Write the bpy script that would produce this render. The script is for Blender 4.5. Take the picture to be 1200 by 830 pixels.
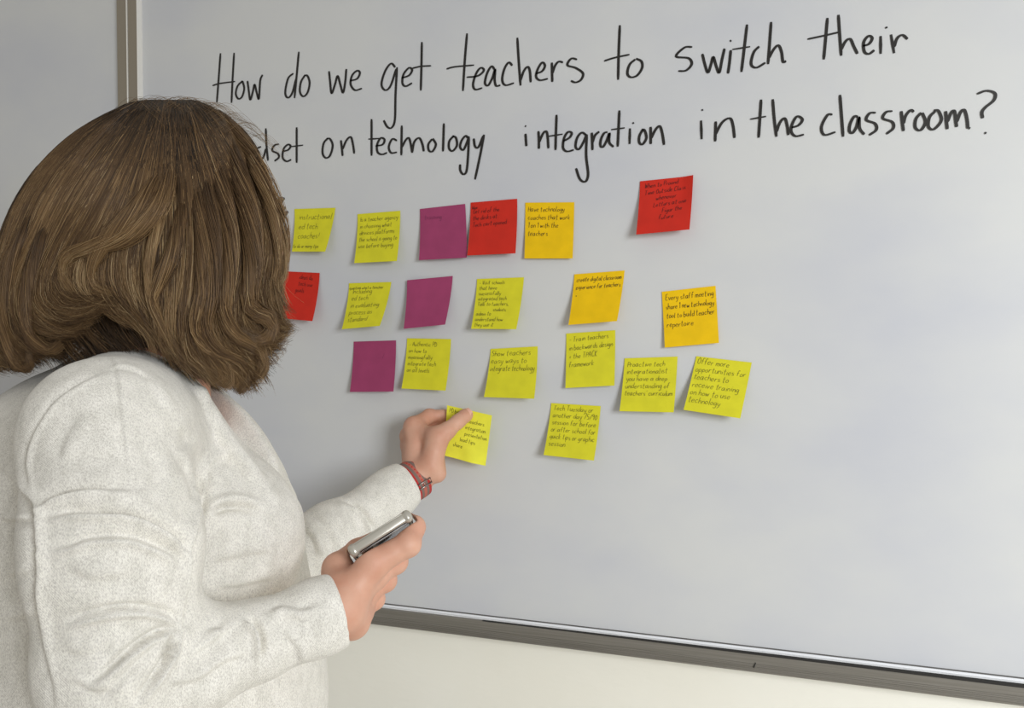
import bpy, math, random
import numpy as np
from mathutils import Vector

random.seed(7)
rng = np.random.default_rng(11)
for o in list(bpy.data.objects):
    bpy.data.objects.remove(o)
sc = bpy.context.scene
col = sc.collection

# ------------------------------------------------------------------ camera, world, light, exposure
FPX, CX, CY = 1000.0, 600.0, 415.0
YAW, PITCH = math.radians(19.0), math.radians(1.66)
CAM_H, CAM_D = 1.42, 1.178                       # lens height, distance from the board surface (y = 0)
cam = bpy.data.cameras.new('camera')
cam.sensor_width = 36.0
cam.lens = FPX / 1200.0 * 36.0
cam.clip_start = 0.05
camo = bpy.data.objects.new('camera', cam)
camo.location = (0, -CAM_D, CAM_H)
camo.rotation_euler = (math.pi / 2 - PITCH, 0, YAW)
col.objects.link(camo)
sc.camera = camo

world = bpy.data.worlds.new('world')
sc.world = world
world.use_nodes = True
wbg = world.node_tree.nodes['Background']
wbg.inputs[0].default_value = (1.0, 0.975, 0.91, 1)
wbg.inputs[1].default_value = 0.315

def area_light(name, loc, aim, sx, sy, power, colour, spread=125):
    l = bpy.data.lights.new(name, 'AREA')
    l.shape = 'RECTANGLE'
    l.size, l.size_y, l.energy, l.color = sx, sy, power, colour
    o = bpy.data.objects.new(name, l)
    o.location = loc
    o.rotation_euler = (Vector(aim) - Vector(loc)).to_track_quat('-Z', 'Y').to_euler()
    l.spread = math.radians(spread)
    col.objects.link(o)
    return o
area_light('window_daylight', (1.85, -2.15, 1.75), (0.80, 0, 0.72), 1.0, 1.0, 27, (0.95, 0.98, 1.0))
sc.view_settings.view_transform = 'Standard'
sc.view_settings.look = 'None'
sc.view_settings.gamma = 1.0
sc.view_settings.use_curve_mapping = False
sc.view_settings.exposure = 0.42

# ------------------------------------------------------------------ helpers
sy_, cy_ = math.sin(YAW), math.cos(YAW)
sp_, cp_ = math.sin(PITCH), math.cos(PITCH)

def loc_pt(px, py, d):
    """photo point at depth d (m along the lens axis) in the frame turned with the camera: right, forward, up"""
    xr, yd = (px - CX) / FPX * d, (py - CY) / FPX * d
    return np.array([xr, d * cp_ - yd * sp_, CAM_H - d * sp_ - yd * cp_])

def to_world(p):
    p = np.asarray(p, float)
    x, y, z = p[..., 0], p[..., 1], p[..., 2]
    return np.stack([x * cy_ - y * sy_, x * sy_ + y * cy_ - CAM_D, z], -1)

def to_local(w):
    w = np.asarray(w, float)
    x, y, z = w[..., 0], w[..., 1] + CAM_D, w[..., 2]
    return np.stack([x * cy_ + y * sy_, -x * sy_ + y * cy_, z], -1)

def project_local(p):
    x, y, z = p[:, 0], p[:, 1], p[:, 2] - CAM_H
    d = y * cp_ - z * sp_
    u = y * sp_ + z * cp_
    return CX + FPX * x / d, CY - FPX * u / d, d

def on_board(px, py, off=0.0):
    """world point where the photo's ray meets the plane `off` metres in front of the board"""
    r = to_world(loc_pt(px, py, 1.0)) - np.array([0, -CAM_D, CAM_H])
    t = (CAM_D - off) / r[1]
    return np.array([0, -CAM_D, CAM_H]) + r * t

def hexlin(r, g, b):
    f = lambda c: (c / 255 / 12.92) if c / 255 <= 0.04045 else ((c / 255 + 0.055) / 1.055) ** 2.4
    return (f(r), f(g), f(b), 1)

def new_mat(name, colour, rough=0.6, metal=0.0, spec=0.5):
    m = bpy.data.materials.new(name)
    m.use_nodes = True
    b = m.node_tree.nodes['Principled BSDF']
    b.inputs['Base Color'].default_value = colour
    b.inputs['Roughness'].default_value = rough
    b.inputs['Metallic'].default_value = metal
    b.inputs['Specular IOR Level'].default_value = spec
    return m

def node(m, kind, **kw):
    n = m.node_tree.nodes.new(kind)
    for k, v in kw.items():
        setattr(n, k, v)
    return n

def link(m, a, b):
    m.node_tree.links.new(a, b)

def bsdf(m):
    return m.node_tree.nodes['Principled BSDF']

def noise_colour(m, c1, c2, scale, detail=3, lo=0.35, hi=0.65, mapscale=(1, 1, 1)):
    tc = node(m, 'ShaderNodeTexCoord'); mp = node(m, 'ShaderNodeMapping')
    mp.inputs['Scale'].default_value = mapscale
    nz = node(m, 'ShaderNodeTexNoise'); rp = node(m, 'ShaderNodeValToRGB')
    nz.inputs['Scale'].default_value = scale; nz.inputs['Detail'].default_value = detail
    rp.color_ramp.elements[0].position, rp.color_ramp.elements[1].position = lo, hi
    rp.color_ramp.elements[0].color, rp.color_ramp.elements[1].color = c1, c2
    link(m, tc.outputs['Object'], mp.inputs[0]); link(m, mp.outputs[0], nz.inputs['Vector'])
    link(m, nz.outputs['Fac'], rp.inputs[0]); link(m, rp.outputs[0], bsdf(m).inputs['Base Color'])
    return mp, nz, rp

def bump(m, height_socket, strength, dist):
    b = node(m, 'ShaderNodeBump')
    b.inputs['Strength'].default_value = strength; b.inputs['Distance'].default_value = dist
    link(m, height_socket, b.inputs['Height'])
    link(m, b.outputs[0], bsdf(m).inputs['Normal'])
    return b

def mesh_obj(name, verts, faces, mat, parent=None, smooth=False, fmat=None):
    me = bpy.data.meshes.new(name)
    if isinstance(faces, np.ndarray):
        n, k = faces.shape
        me.vertices.add(len(verts)); me.vertices.foreach_set('co', np.asarray(verts, np.float32).ravel())
        me.loops.add(n * k); me.loops.foreach_set('vertex_index', faces.astype(np.int32).ravel())
        me.polygons.add(n); me.polygons.foreach_set('loop_start', np.arange(0, n * k, k, dtype=np.int32))
        me.update(calc_edges=True); me.validate()
    else:
        me.from_pydata([tuple(map(float, v)) for v in verts], [], faces)
        me.update()
    mats = mat if isinstance(mat, (list, tuple)) else [mat]
    for m in mats:
        me.materials.append(m)
    if fmat is not None:
        me.polygons.foreach_set('material_index', np.asarray(fmat, np.int32))
    if smooth:
        me.polygons.foreach_set('use_smooth', np.ones(len(me.polygons), bool))
    o = bpy.data.objects.new(name, me)
    col.objects.link(o)
    if parent is not None:
        o.parent = parent
    return o

def tag(o, label, cat, group=None):
    o['label'] = label; o['category'] = cat
    if group: o['group'] = group
    return o

class MB:
    """gathers shapes into one mesh"""
    def __init__(s): s.v, s.f, s.m = [], [], []
    def add(s, v, f, m=0):
        n = len(s.v); s.v += [tuple(map(float, p)) for p in v]
        s.f += [tuple(i + n for i in q) for q in f]; s.m += [m] * len(f)
    def box(s, a, b, m=0, bev=0.0):
        """bevelled box between two corners"""
        x0, y0, z0 = a; x1, y1, z1 = b
        if bev <= 0:
            v = [(x, y, z) for x in (x0, x1) for y in (y0, y1) for z in (z0, z1)]
            s.add(v, [(0, 1, 3, 2), (4, 6, 7, 5), (0, 4, 5, 1), (2, 3, 7, 6), (0, 2, 6, 4), (1, 5, 7, 3)], m); return
        import bmesh
        bm = bmesh.new(); bmesh.ops.create_cube(bm, size=1)
        for q in bm.verts:
            q.co = Vector(((x0 + x1) / 2 + q.co.x * (x1 - x0), (y0 + y1) / 2 + q.co.y * (y1 - y0), (z0 + z1) / 2 + q.co.z * (z1 - z0)))
        bmesh.ops.bevel(bm, geom=list(bm.edges), offset=bev, segments=3, affect='EDGES', profile=0.5)
        bm.verts.index_update()
        s.add([q.co for q in bm.verts], [[q.index for q in f.verts] for f in bm.faces], m); bm.free()
    def tube(s, pts, r, n=8, m=0, closed=False):
        pts = [np.asarray(p, float) for p in pts]; k = len(pts)
        rr = r if isinstance(r, (list, tuple)) else [r] * k
        base, up = [], None
        for i in range(k):
            a = pts[(i - 1) % k] if closed or i else pts[i]; b = pts[(i + 1) % k] if closed or i < k - 1 else pts[i]
            t = (b - a) / (np.linalg.norm(b - a) + 1e-12)
            if up is None: up = np.array([0, 0, 1.0]) if abs(t[2]) < 0.9 else np.array([1.0, 0, 0])
            up = up - t * up.dot(t); up /= np.linalg.norm(up); w = np.cross(t, up)
            base += [pts[i] + rr[i] * (math.cos(q) * up + math.sin(q) * w) for q in np.linspace(0, 2 * math.pi, n, endpoint=False)]
        f = []
        for i in range(k if closed else k - 1):
            j = (i + 1) % k
            f += [(i * n + q, i * n + (q + 1) % n, j * n + (q + 1) % n, j * n + q) for q in range(n)]
        if not closed: f += [tuple(range(n))[::-1], tuple((k - 1) * n + q for q in range(n))]
        s.add(base, f, m)
    def build(s, name, mat, parent=None, smooth=False):
        return mesh_obj(name, s.v, s.f, mat, parent, smooth, s.m)

def catmull(pts, per=6):
    p = [np.asarray(q, float) for q in pts]
    if len(p) < 3: return p
    p = [2 * p[0] - p[1]] + p + [2 * p[-1] - p[-2]]
    out = []
    for i in range(1, len(p) - 2):
        for t in np.linspace(0, 1, per, endpoint=False):
            a, b, c, d = p[i - 1], p[i], p[i + 1], p[i + 2]
            out.append(0.5 * (2 * b + (c - a) * t + (2 * a - 5 * b + 4 * c - d) * t * t + (3 * b - a - 3 * c + d) * t ** 3))
    return out + [p[-2]]

# ---- smooth solids: distance fields turned into one continuous surface
def sd_cone(p, a, b, ra, rb):
    ba = (b - a).astype(np.float32); l2 = float(ba @ ba) + 1e-12
    q = p - a.astype(np.float32)
    t = np.clip((q @ ba) / l2, 0, 1)
    q = q - t[:, None] * ba
    return np.sqrt(np.einsum('ij,ij->i', q, q)) - (ra + (rb - ra) * t)

def sd_ell(p, c, r, rot=None):
    q = (p - c.astype(np.float32))
    if rot is not None: q = q @ rot.astype(np.float32)
    r = np.asarray(r, np.float32)
    k0 = np.sqrt(((q / r) ** 2).sum(1)); k1 = np.sqrt(((q / r ** 2) ** 2).sum(1)) + 1e-9
    return k0 * (k0 - 1) / k1

def smin(a, b, k):
    h = np.clip(0.5 + 0.5 * (b - a) / k, 0, 1)
    return b + (a - b) * h - k * h * (1 - h)

def smax(a, b, k):
    return -smin(-a, -b, k)

def surface(fn, lo, hi, h, B=4):
    lo = np.asarray(lo, np.float32); n = (np.ceil((np.asarray(hi) - lo) / (h * B)).astype(int)) * B
    def ev(P):
        out = np.empty(len(P), np.float32)
        for i in range(0, len(P), 400000): out[i:i + 400000] = fn(P[i:i + 400000])
        return out
    nb = n // B
    g = np.stack(np.meshgrid(*[(np.arange(k) + 0.5) * B * h for k in nb], indexing='ij'), -1).reshape(-1, 3).astype(np.float32) + lo
    cb = ev(g)
    V = np.repeat(np.repeat(np.repeat(cb.reshape(nb), B, 0), B, 1), B, 2)
    V = np.pad(V, ((0, 1),) * 3, mode='edge')
    keep = np.argwhere((np.abs(cb) < B * h * 1.5).reshape(nb))
    off = np.stack(np.meshgrid(*[np.arange(B + 1)] * 3, indexing='ij'), -1).reshape(-1, 3)
    idx = (keep[:, None, :] * B + off[None]).reshape(-1, 3)
    lin = np.unique(np.ravel_multi_index(idx.T, V.shape))
    idx = np.stack(np.unravel_index(lin, V.shape), -1)
    V.reshape(-1)[lin] = ev(idx.astype(np.float32) * h + lo)
    S = V < 0
    cells = np.zeros(tuple(np.array(V.shape) - 1), np.int8)
    for dx in (0, 1):
        for dy in (0, 1):
            for dz in (0, 1):
                cells += S[dx:S.shape[0] - 1 + dx, dy:S.shape[1] - 1 + dy, dz:S.shape[2] - 1 + dz]
    act = np.argwhere((cells > 0) & (cells < 8))
    vid = np.full(cells.shape, -1, np.int32); vid[tuple(act.T)] = np.arange(len(act))
    C = [np.array(c) for c in [(0, 0, 0), (1, 0, 0), (0, 1, 0), (1, 1, 0), (0, 0, 1), (1, 0, 1), (0, 1, 1), (1, 1, 1)]]
    val = np.stack([V[tuple((act + c).T)] for c in C], 1)
    acc = np.zeros((len(act), 3)); cnt = np.zeros(len(act))
    for i in range(8):
        for j in range(i + 1, 8):
            if np.abs(C[i] - C[j]).sum() != 1: continue
            a, b = val[:, i], val[:, j]; x = (a < 0) != (b < 0)
            t = np.where(x, a / np.where(x, a - b, 1), 0)
            acc += np.where(x[:, None], C[i] + t[:, None] * (C[j] - C[i]), 0); cnt += x
    verts = lo + (act + acc / cnt[:, None]) * h
    F = []
    for ax in range(3):
        u, v = (ax + 1) % 3, (ax + 2) % 3
        sl0 = [slice(None)] * 3; sl1 = [slice(None)] * 3
        sl0[ax] = slice(0, -1); sl1[ax] = slice(1, None)
        A, Bq = S[tuple(sl0)], S[tuple(sl1)]
        e = np.argwhere(A != Bq); e = e[(e[:, u] > 0) & (e[:, v] > 0) & (e[:, u] < cells.shape[u]) & (e[:, v] < cells.shape[v])]
        ins = A[tuple(e.T)]
        du, dv = np.zeros(3, int), np.zeros(3, int); du[u], dv[v] = 1, 1
        q = np.stack([vid[tuple((e - du - dv).T)], vid[tuple((e - dv).T)], vid[tuple(e.T)], vid[tuple((e - du).T)]], 1)
        q[~ins] = q[~ins][:, ::-1]; F.append(q)
    F = np.concatenate(F); F = F[(F >= 0).all(1)]
    return verts, F

def relax(v, f, it=1, w=0.5):
    e = np.concatenate([f[:, [0, 1]], f[:, [1, 2]], f[:, [2, 3]], f[:, [3, 0]]])
    for _ in range(it):
        s = np.zeros_like(v); c = np.zeros(len(v))
        for k in range(3):
            s[:, k] = np.bincount(e[:, 0], v[e[:, 1], k], len(v)) + np.bincount(e[:, 1], v[e[:, 0], k], len(v))
        c = np.bincount(e[:, 0], minlength=len(v)) + np.bincount(e[:, 1], minlength=len(v))
        v = v * (1 - w) + w * s / np.maximum(c, 1)[:, None]
    return v

def vnormals(v, f):
    n = np.cross(v[f[:, 2]] - v[f[:, 0]], v[f[:, 3]] - v[f[:, 1]])
    o = np.zeros_like(v)
    for i in range(4):
        for k in range(3): o[:, k] += np.bincount(f[:, i], n[:, k], len(v))
    return o / (np.linalg.norm(o, axis=1, keepdims=True) + 1e-12)
# ------------------------------------------------------------------ the room
m_wall = new_mat('beige_painted_wall', hexlin(226, 221, 205), 0.85)
mp, nz, rp = noise_colour(m_wall, hexlin(244, 241, 229), hexlin(248, 246, 236), 3.0, 4)
nz2 = node(m_wall, 'ShaderNodeTexNoise'); nz2.inputs['Scale'].default_value = 260; nz2.inputs['Detail'].default_value = 3
bump(m_wall, nz2.outputs['Fac'], 0.25, 0.002)
m_floor = new_mat('pale_vinyl_floor', hexlin(204, 198, 188), 0.95)
noise_colour(m_floor, hexlin(196, 190, 180), hexlin(212, 207, 198), 180, 3)
WALL_Y = 0.022
b = MB(); b.box((-3.2, WALL_Y, 0), (3.6, WALL_Y + 0.12, 3.0)); w = b.build('wall_back', m_wall); w['kind'] = 'structure'
b = MB(); b.box((-3.2, -4.2, -0.1), (3.6, WALL_Y + 0.12, 0)); w = b.build('floor', m_floor); w['kind'] = 'structure'

# ------------------------------------------------------------------ whiteboards
m_board = new_mat('glossy_white_board', hexlin(226, 227, 228), 0.38, 0.0, 0.4)
mp, nz, rp = noise_colour(m_board, hexlin(201, 203, 210), hexlin(213, 214, 214), 3.2, 5, 0.3, 0.6, (1, 1, 1.6))
m_alu = new_mat('taupe_anodised_frame', hexlin(150, 141, 126), 0.45, 0.35)
m_rail = new_mat('grey_metal_rail', hexlin(128, 124, 116), 0.42, 0.55)
mp, nz, rp = noise_colour(m_rail, hexlin(132, 128, 120), hexlin(150, 146, 139), 14, 4, 0.3, 0.7, (0.6, 40, 40))
m_bright = new_mat('polished_frame_lip', hexlin(240, 238, 232), 0.25, 0.2)
m_strip = new_mat('white_edge_strip', hexlin(232, 233, 236), 0.35)
m_dark = new_mat('gap_shade_and_scratch', hexlin(40, 38, 36), 0.8)  # painted shade of the rail gap, also the scratch colour
m_line = new_mat('grey_seam_line', hexlin(96, 94, 92), 0.7)
m_ink = new_mat('black_marker_ink', hexlin(30, 27, 24), 0.5)

X_L = on_board(167, 60)[0]                                     # left edge of the writing surface
ZB = on_board(800, 749)[2]                                     # bottom edge of the writing surface
X_R, Z_T = 1.75, ZB + 1.22
whiteboard = mesh_obj('whiteboard', [], [], m_board)
me_b = MB(); me_b.box((X_L, 0.0, ZB), (X_R, WALL_Y, Z_T), 0)
tmp = me_b.build('whiteboard_panel', m_board); whiteboard.data = tmp.data; bpy.data.objects.remove(tmp); whiteboard.data.name = 'whiteboard'
tag(whiteboard, 'large white dry-erase board covered in handwriting and sticky notes', 'whiteboard')

def upright(x0, x1, parent):
    fw = MB()
    fw.box((x0, -0.010, ZB - 0.03), (x1, WALL_Y, Z_T + 0.02), 0, 0.0015)
    fw.build('frame_upright', m_alu, parent)
    lip = MB(); lip.box((x1 - 0.0002, -0.0115, ZB - 0.03), (x1 + 0.0014, 0.004, Z_T + 0.02), 0, 0.0004)
    lip.build('frame_lip', m_bright, parent)
xa, xm = on_board(142, 60)[0], on_board(154, 60)[0]
upright(xm + 0.0016, X_L - 0.0014, whiteboard)
# bottom rail with its painted gap shade, seam and ribs
z_up0 = on_board(800, 756, 0.012)[2]; z_lo0 = on_board(800, 778, 0.012)[2]
rl = MB()
rl.box((X_L - 0.002, -0.012, z_lo0), (X_R, WALL_Y, z_up0), 0, 0.0016)
for k in range(5):
    zz = z_lo0 + 0.003 + k * 0.0022
    rl.tube([(X_L, -0.0121, zz), (X_R, -0.0121, zz)], 0.00045, 6, 0)
rail = rl.build('bottom_rail', m_rail, whiteboard)
gp = MB(); gp.add([(X_L + 0.62, -0.0126, z_up0 + 0.0003), (X_R, -0.0126, z_up0 - 0.0105), (X_R, -0.0126, z_up0 + 0.0008), (X_L + 0.62, -0.0126, z_up0 + 0.0006),
                   (X_L + 0.62, -0.008, z_up0 + 0.0003), (X_R, -0.008, z_up0 - 0.0105), (X_R, -0.008, z_up0 + 0.0008), (X_L + 0.62, -0.008, z_up0 + 0.0006)],
                  [(0, 1, 2, 3), (4, 7, 6, 5), (0, 4, 5, 1), (3, 2, 6, 7), (0, 3, 7, 4), (1, 5, 6, 2)])
gp.build('rail_gap_shade', m_dark, whiteboard)  # solid dark wedge on the rail, painted as the shade in the gap
st = MB(); st.box((X_L, -0.0012, ZB - 0.0045), (X_R, 0.004, ZB), 0, 0.0004)
st.box((X_L, -0.006, z_up0 - 0.001), (X_R, WALL_Y, ZB - 0.003), 0)
st.build('edge_strip', m_strip, whiteboard)
zs = ZB
sm = MB(); sm.box((X_L, -0.0014, zs), (X_R, 0, zs + 0.0015)); sm.build('seam', m_line, whiteboard)
mk = MB()
p = on_board(884, 780, 0.0135)
mk.add([p + np.array(q) for q in [(-0.002, 0, -0.003), (0.000, 0, -0.0036), (0.0022, 0, 0.0035), (0.0012, 0, 0.004)]], [(0, 1, 2, 3)])
mk.build('scratch_mark', m_dark, whiteboard)
tp = MB(); tp.box((X_L - 0.002, -0.012, Z_T), (X_R, WALL_Y, Z_T + 0.02), 0, 0.0015); tp.build('top_rail', m_rail, whiteboard)

side = MB(); side.box((-3.0, 0.0, ZB), (xa, WALL_Y, Z_T))
board2 = side.build('whiteboard.001', m_board)
tag(board2, 'plain white board without any writing, behind the woman left of the metal upright', 'whiteboard')
upright(xa, xm, board2)
rl = MB(); rl.box((-3.0, -0.012, ZB - 0.03), (xm, WALL_Y, ZB - 0.006), 0, 0.0016); rl.build('bottom_rail', m_rail, board2)
tp = MB(); tp.box((-3.0, -0.012, Z_T), (xm, WALL_Y, Z_T + 0.02), 0, 0.0015); tp.build('top_rail', m_rail, board2)

# ------------------------------------------------------------------ the big handwriting
def ribbon(mb, pts, wfun, nrm, m=0):
    """flat ink stroke along 3-D points; wfun gives half width from the stroke direction"""
    k = len(pts); v = []
    for i in range(k):
        t = pts[min(i + 1, k - 1)] - pts[max(i - 1, 0)]
        t = t / (np.linalg.norm(t) + 1e-12)
        n = nrm[i] if isinstance(nrm, list) else nrm
        s_ = np.cross(t, n); s_ /= (np.linalg.norm(s_) + 1e-12)
        hw = wfun(t) * (0.72 if i in (0, k - 1) else 1.0)
        v += [pts[i] - s_ * hw, pts[i] + s_ * hw]
    mb.add(v, [(2 * i, 2 * i + 1, 2 * i + 3, 2 * i + 2) for i in range(k - 1)], m)

def crop(ox, oy, s):
    return lambda x, y: (ox + x / s, oy + y / s)
A, Bc, Cc = crop(230, 10, 3.953), crop(500, 10, 3.953), crop(760, 0, 2.727)
L1 = [(A, [[(112, 207), (104, 320), (95, 435)], [(175, 205), (168, 330), (163, 437)], [(75, 357), (110, 347), (180, 338)],
           [(215, 335), (192, 358), (183, 395), (195, 418), (212, 408), (222, 370), (214, 336)],
           [(237, 335), (243, 380), (250, 423), (262, 385), (270, 352), (280, 390), (290, 418), (296, 335), (307, 307)],
           [(450, 300), (425, 325), (412, 390), (425, 413), (445, 390), (462, 325)], [(475, 200), (465, 310), (455, 415)],
           [(505, 307), (485, 340), (480, 385), (495, 407), (515, 390), (525, 345), (515, 312), (500, 310)],
           [(615, 290), (620, 340), (627, 393), (643, 350), (655, 312), (668, 355), (680, 390), (690, 340), (695, 280)],
           [(712, 335), (745, 325), (758, 298), (745, 288), (722, 310), (715, 350), (735, 378), (768, 370)],
           [(922, 272), (902, 255), (875, 290), (858, 350), (875, 378), (900, 358), (926, 280)],
           [(930, 272), (923, 400), (920, 515), (905, 552), (885, 548), (868, 518)],
           [(950, 322), (985, 310), (1000, 285), (985, 275), (960, 305), (955, 345), (970, 360), (1000, 345)],
           [(1045, 155), (1043, 270), (1040, 380)], [(1000, 277), (1040, 268), (1088, 265)]]),
      (Bc, [[(187, 115), (176, 250), (168, 382)], [(92, 280), (130, 270), (220, 262)],
            [(185, 318), (230, 314), (255, 300), (265, 283), (250, 275), (230, 300), (215, 350), (225, 375), (258, 368)],
            [(315, 282), (300, 268), (280, 300), (270, 345), (285, 356), (305, 320), (317, 282), (315, 330), (322, 358), (342, 355)],
            [(397, 264), (380, 250), (360, 280), (350, 330), (365, 355), (405, 345)],
            [(420, 135), (427, 250), (435, 357)], [(434, 335), (450, 290), (468, 270), (478, 290), (482, 342)],
            [(505, 302), (535, 290), (548, 265), (535, 250), (515, 280), (507, 315), (525, 332), (562, 325)],
            [(580, 250), (581, 300), (582, 340)], [(582, 302), (595, 265), (612, 246), (632, 250)],
            [(697, 236), (670, 232), (652, 262), (690, 275), (724, 300), (715, 330), (690, 342), (668, 335)],
            [(895, 77), (890, 200), (887, 330)], [(822, 243), (870, 228), (940, 213)],
            [(967, 235), (940, 260), (930, 300), (945, 318), (975, 310), (998, 275), (995, 245), (970, 232)]]),
      (Cc, [[(140, 150), (115, 152), (88, 180), (128, 186), (138, 205), (120, 225), (95, 227)],
            [(172, 172), (180, 205), (190, 232), (200, 205), (207, 182), (216, 210), (226, 232), (235, 190), (243, 155)],
            [(263, 160), (259, 200), (254, 235)], [(260, 132), (265, 129)], [(315, 78), (306, 155), (297, 230)], [(268, 158), (325, 149)],
            [(354, 148), (336, 168), (328, 205), (345, 216), (374, 200)], [(392, 70), (387, 140), (382, 205)],
            [(384, 187), (400, 158), (415, 145), (425, 165), (430, 197), (440, 195)],
            [(572, 57), (566, 125), (560, 190)], [(508, 125), (560, 114), (612, 102)], [(607, 47), (611, 110), (616, 178)],
            [(615, 160), (630, 132), (645, 125), (656, 148), (668, 172)],
            [(685, 147), (705, 140), (715, 122), (703, 115), (688, 135), (690, 165), (705, 172), (722, 160)],
            [(742, 115), (742, 172)], [(756, 89), (764, 87)], [(775, 110), (785, 170)], [(785, 150), (795, 122), (812, 112), (828, 125)]])]
L2 = [(A, [[(-45, 650), (-42, 720)], [(-42, 690), (-25, 655), (-12, 650), (-5, 720)], [(-5, 690), (10, 652), (22, 650), (28, 718)],
           [(60, 648), (62, 716)], [(60, 618), (62, 615)], [(95, 645), (98, 714)], [(98, 685), (118, 645), (132, 645), (138, 712)],
           [(300, 640), (282, 650), (272, 685), (285, 708), (310, 690), (322, 650)], [(322, 555), (325, 630), (332, 705)],
           [(383, 628), (362, 634), (352, 658), (378, 672), (382, 690), (362, 707)],
           [(400, 662), (425, 655), (437, 638), (425, 630), (405, 650), (400, 690), (418, 708), (440, 700)],
           [(465, 550), (465, 630), (465, 715)], [(437, 640), (495, 633)],
           [(610, 600), (590, 625), (585, 670), (600, 692), (620, 680), (632, 635), (620, 605), (605, 602)],
           [(670, 610), (674, 645), (678, 683)], [(678, 652), (695, 612), (715, 595), (725, 625), (732, 672)],
           [(812, 512), (812, 600), (812, 682)], [(797, 605), (850, 602)],
           [(830, 637), (863, 630), (872, 608), (855, 600), (838, 630), (840, 665), (860, 676), (884, 668)],
           [(930, 612), (908, 605), (892, 640), (902, 668), (930, 666)],
           [(952, 542), (951, 610), (950, 680)], [(953, 642), (970, 610), (985, 600), (994, 630), (1000, 668)],
           [(1000, 668), (1010, 618), (1033, 600), (1048, 630), (1054, 662)],
           [(1092, 605), (1075, 630), (1078, 658), (1095, 661), (1110, 630), (1095, 602)], [(1147, 532), (1145, 600), (1143, 662)]]),
      (Bc, [[(125, 590), (105, 615), (104, 648), (120, 660), (140, 635), (136, 600), (120, 590)],
            [(190, 598), (180, 590), (162, 612), (155, 642), (170, 655), (186, 622), (196, 592)], [(196, 594), (192, 680), (185, 752), (170, 768), (156, 750), (155, 722)],
            [(218, 602), (224, 638), (240, 642), (262, 590)], [(266, 584), (248, 680), (224, 792)],
            [(458, 580), (460, 610), (462, 638)], [(455, 544), (461, 546)], [(518, 568), (520, 610), (520, 650)], [(520, 622), (540, 578), (555, 570), (561, 600), (564, 648)],
            [(602, 492), (599, 580), (597, 656)], [(563, 592), (630, 582)],
            [(632, 615), (662, 598), (672, 577), (655, 572), (637, 600), (632, 645), (650, 662), (682, 655)],
            [(738, 585), (718, 575), (697, 600), (690, 640), (705, 652), (725, 622), (742, 582)], [(742, 584), (739, 680), (748, 768), (735, 802), (710, 790), (692, 740)],
            [(765, 575), (767, 615), (768, 656)], [(768, 622), (780, 588), (800, 570)],
            [(838, 572), (822, 578), (808, 605), (805, 635), (818, 640), (835, 610), (847, 578), (846, 620), (866, 641)],
            [(893, 472), (889, 560), (885, 640)], [(855, 561), (918, 553)], [(942, 555), (940, 628)], [(953, 532), (961, 529)],
            [(1002, 560), (986, 590), (985, 620), (1000, 629), (1018, 600), (1010, 565), (996, 560)],
            [(1038, 548), (1038, 590), (1038, 628)], [(1040, 602), (1060, 562), (1080, 545), (1092, 580), (1100, 632)]]),
      (Cc, [[(168, 385), (170, 445)], [(169, 352), (175, 351)], [(215, 388), (214, 420), (213, 452)], [(213, 432), (235, 392), (260, 378), (270, 400), (275, 441)],
            [(360, 318), (356, 380), (352, 440)], [(325, 381), (376, 372)], [(397, 317), (402, 380), (409, 437)], [(409, 422), (420, 392), (435, 378), (443, 400), (447, 432)],
            [(457, 408), (480, 400), (492, 382), (475, 372), (460, 395), (456, 420), (470, 435), (497, 430)],
            [(588, 366), (572, 368), (553, 405), (562, 431), (598, 422)], [(612, 303), (617, 370), (622, 437)],
            [(670, 374), (658, 372), (645, 395), (642, 418), (652, 425), (665, 405), (673, 375), (675, 410), (690, 430)],
            [(727, 360), (707, 362), (696, 383), (724, 395), (728, 415), (705, 432)], [(780, 355), (760, 358), (749, 378), (779, 390), (782, 410), (760, 428)],
            [(808, 355), (811, 388), (815, 419)], [(815, 395), (822, 370), (838, 352), (848, 358)],
            [(872, 360), (855, 380), (853, 408), (870, 416), (885, 390), (875, 360)], [(917, 355), (898, 375), (895, 405), (912, 413), (936, 385), (927, 355), (912, 352)],
            [(950, 355), (952, 385), (955, 413)], [(955, 390), (968, 360), (978, 355), (982, 385), (985, 406)], [(985, 390), (998, 358), (1010, 352), (1018, 380), (1021, 411)],
            [(1024, 409), (1028, 411)], [(1050, 300), (1080, 290), (1107, 298), (1104, 320), (1078, 342), (1066, 358), (1068, 378)], [(1074, 424), (1080, 426)]])]
BN = np.array([0, -1.0, 0])
z = 0
for data, counts in ((L1, (5, 3, 2, 5, 11, 3, 9, 9)), (L2, (9, 4, 3, 14, 19, 4, 5, 15))):
    flat = [(f, s_) for f, strokes in data for s_ in strokes]
    assert len(flat) == sum(counts), (len(flat), sum(counts))
    i0 = 0
    for n_ in counts:                                       # one word each
        mb = MB()
        for f, s_ in flat[i0:i0 + n_]:
            z += 1
            pts = [on_board(q[0], q[1], 0.0006 + 0.000004 * z) for q in catmull([f(*p_) for p_ in s_], 6)]
            if len(pts) == 2: pts = [pts[0], (pts[0] + pts[1]) / 2, pts[1]]
            ribbon(mb, pts, lambda t: 0.00115 + 0.00075 * abs(t[2]), BN)
        i0 += n_
        mb.build('handwritten_word', m_ink, whiteboard)

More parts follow.
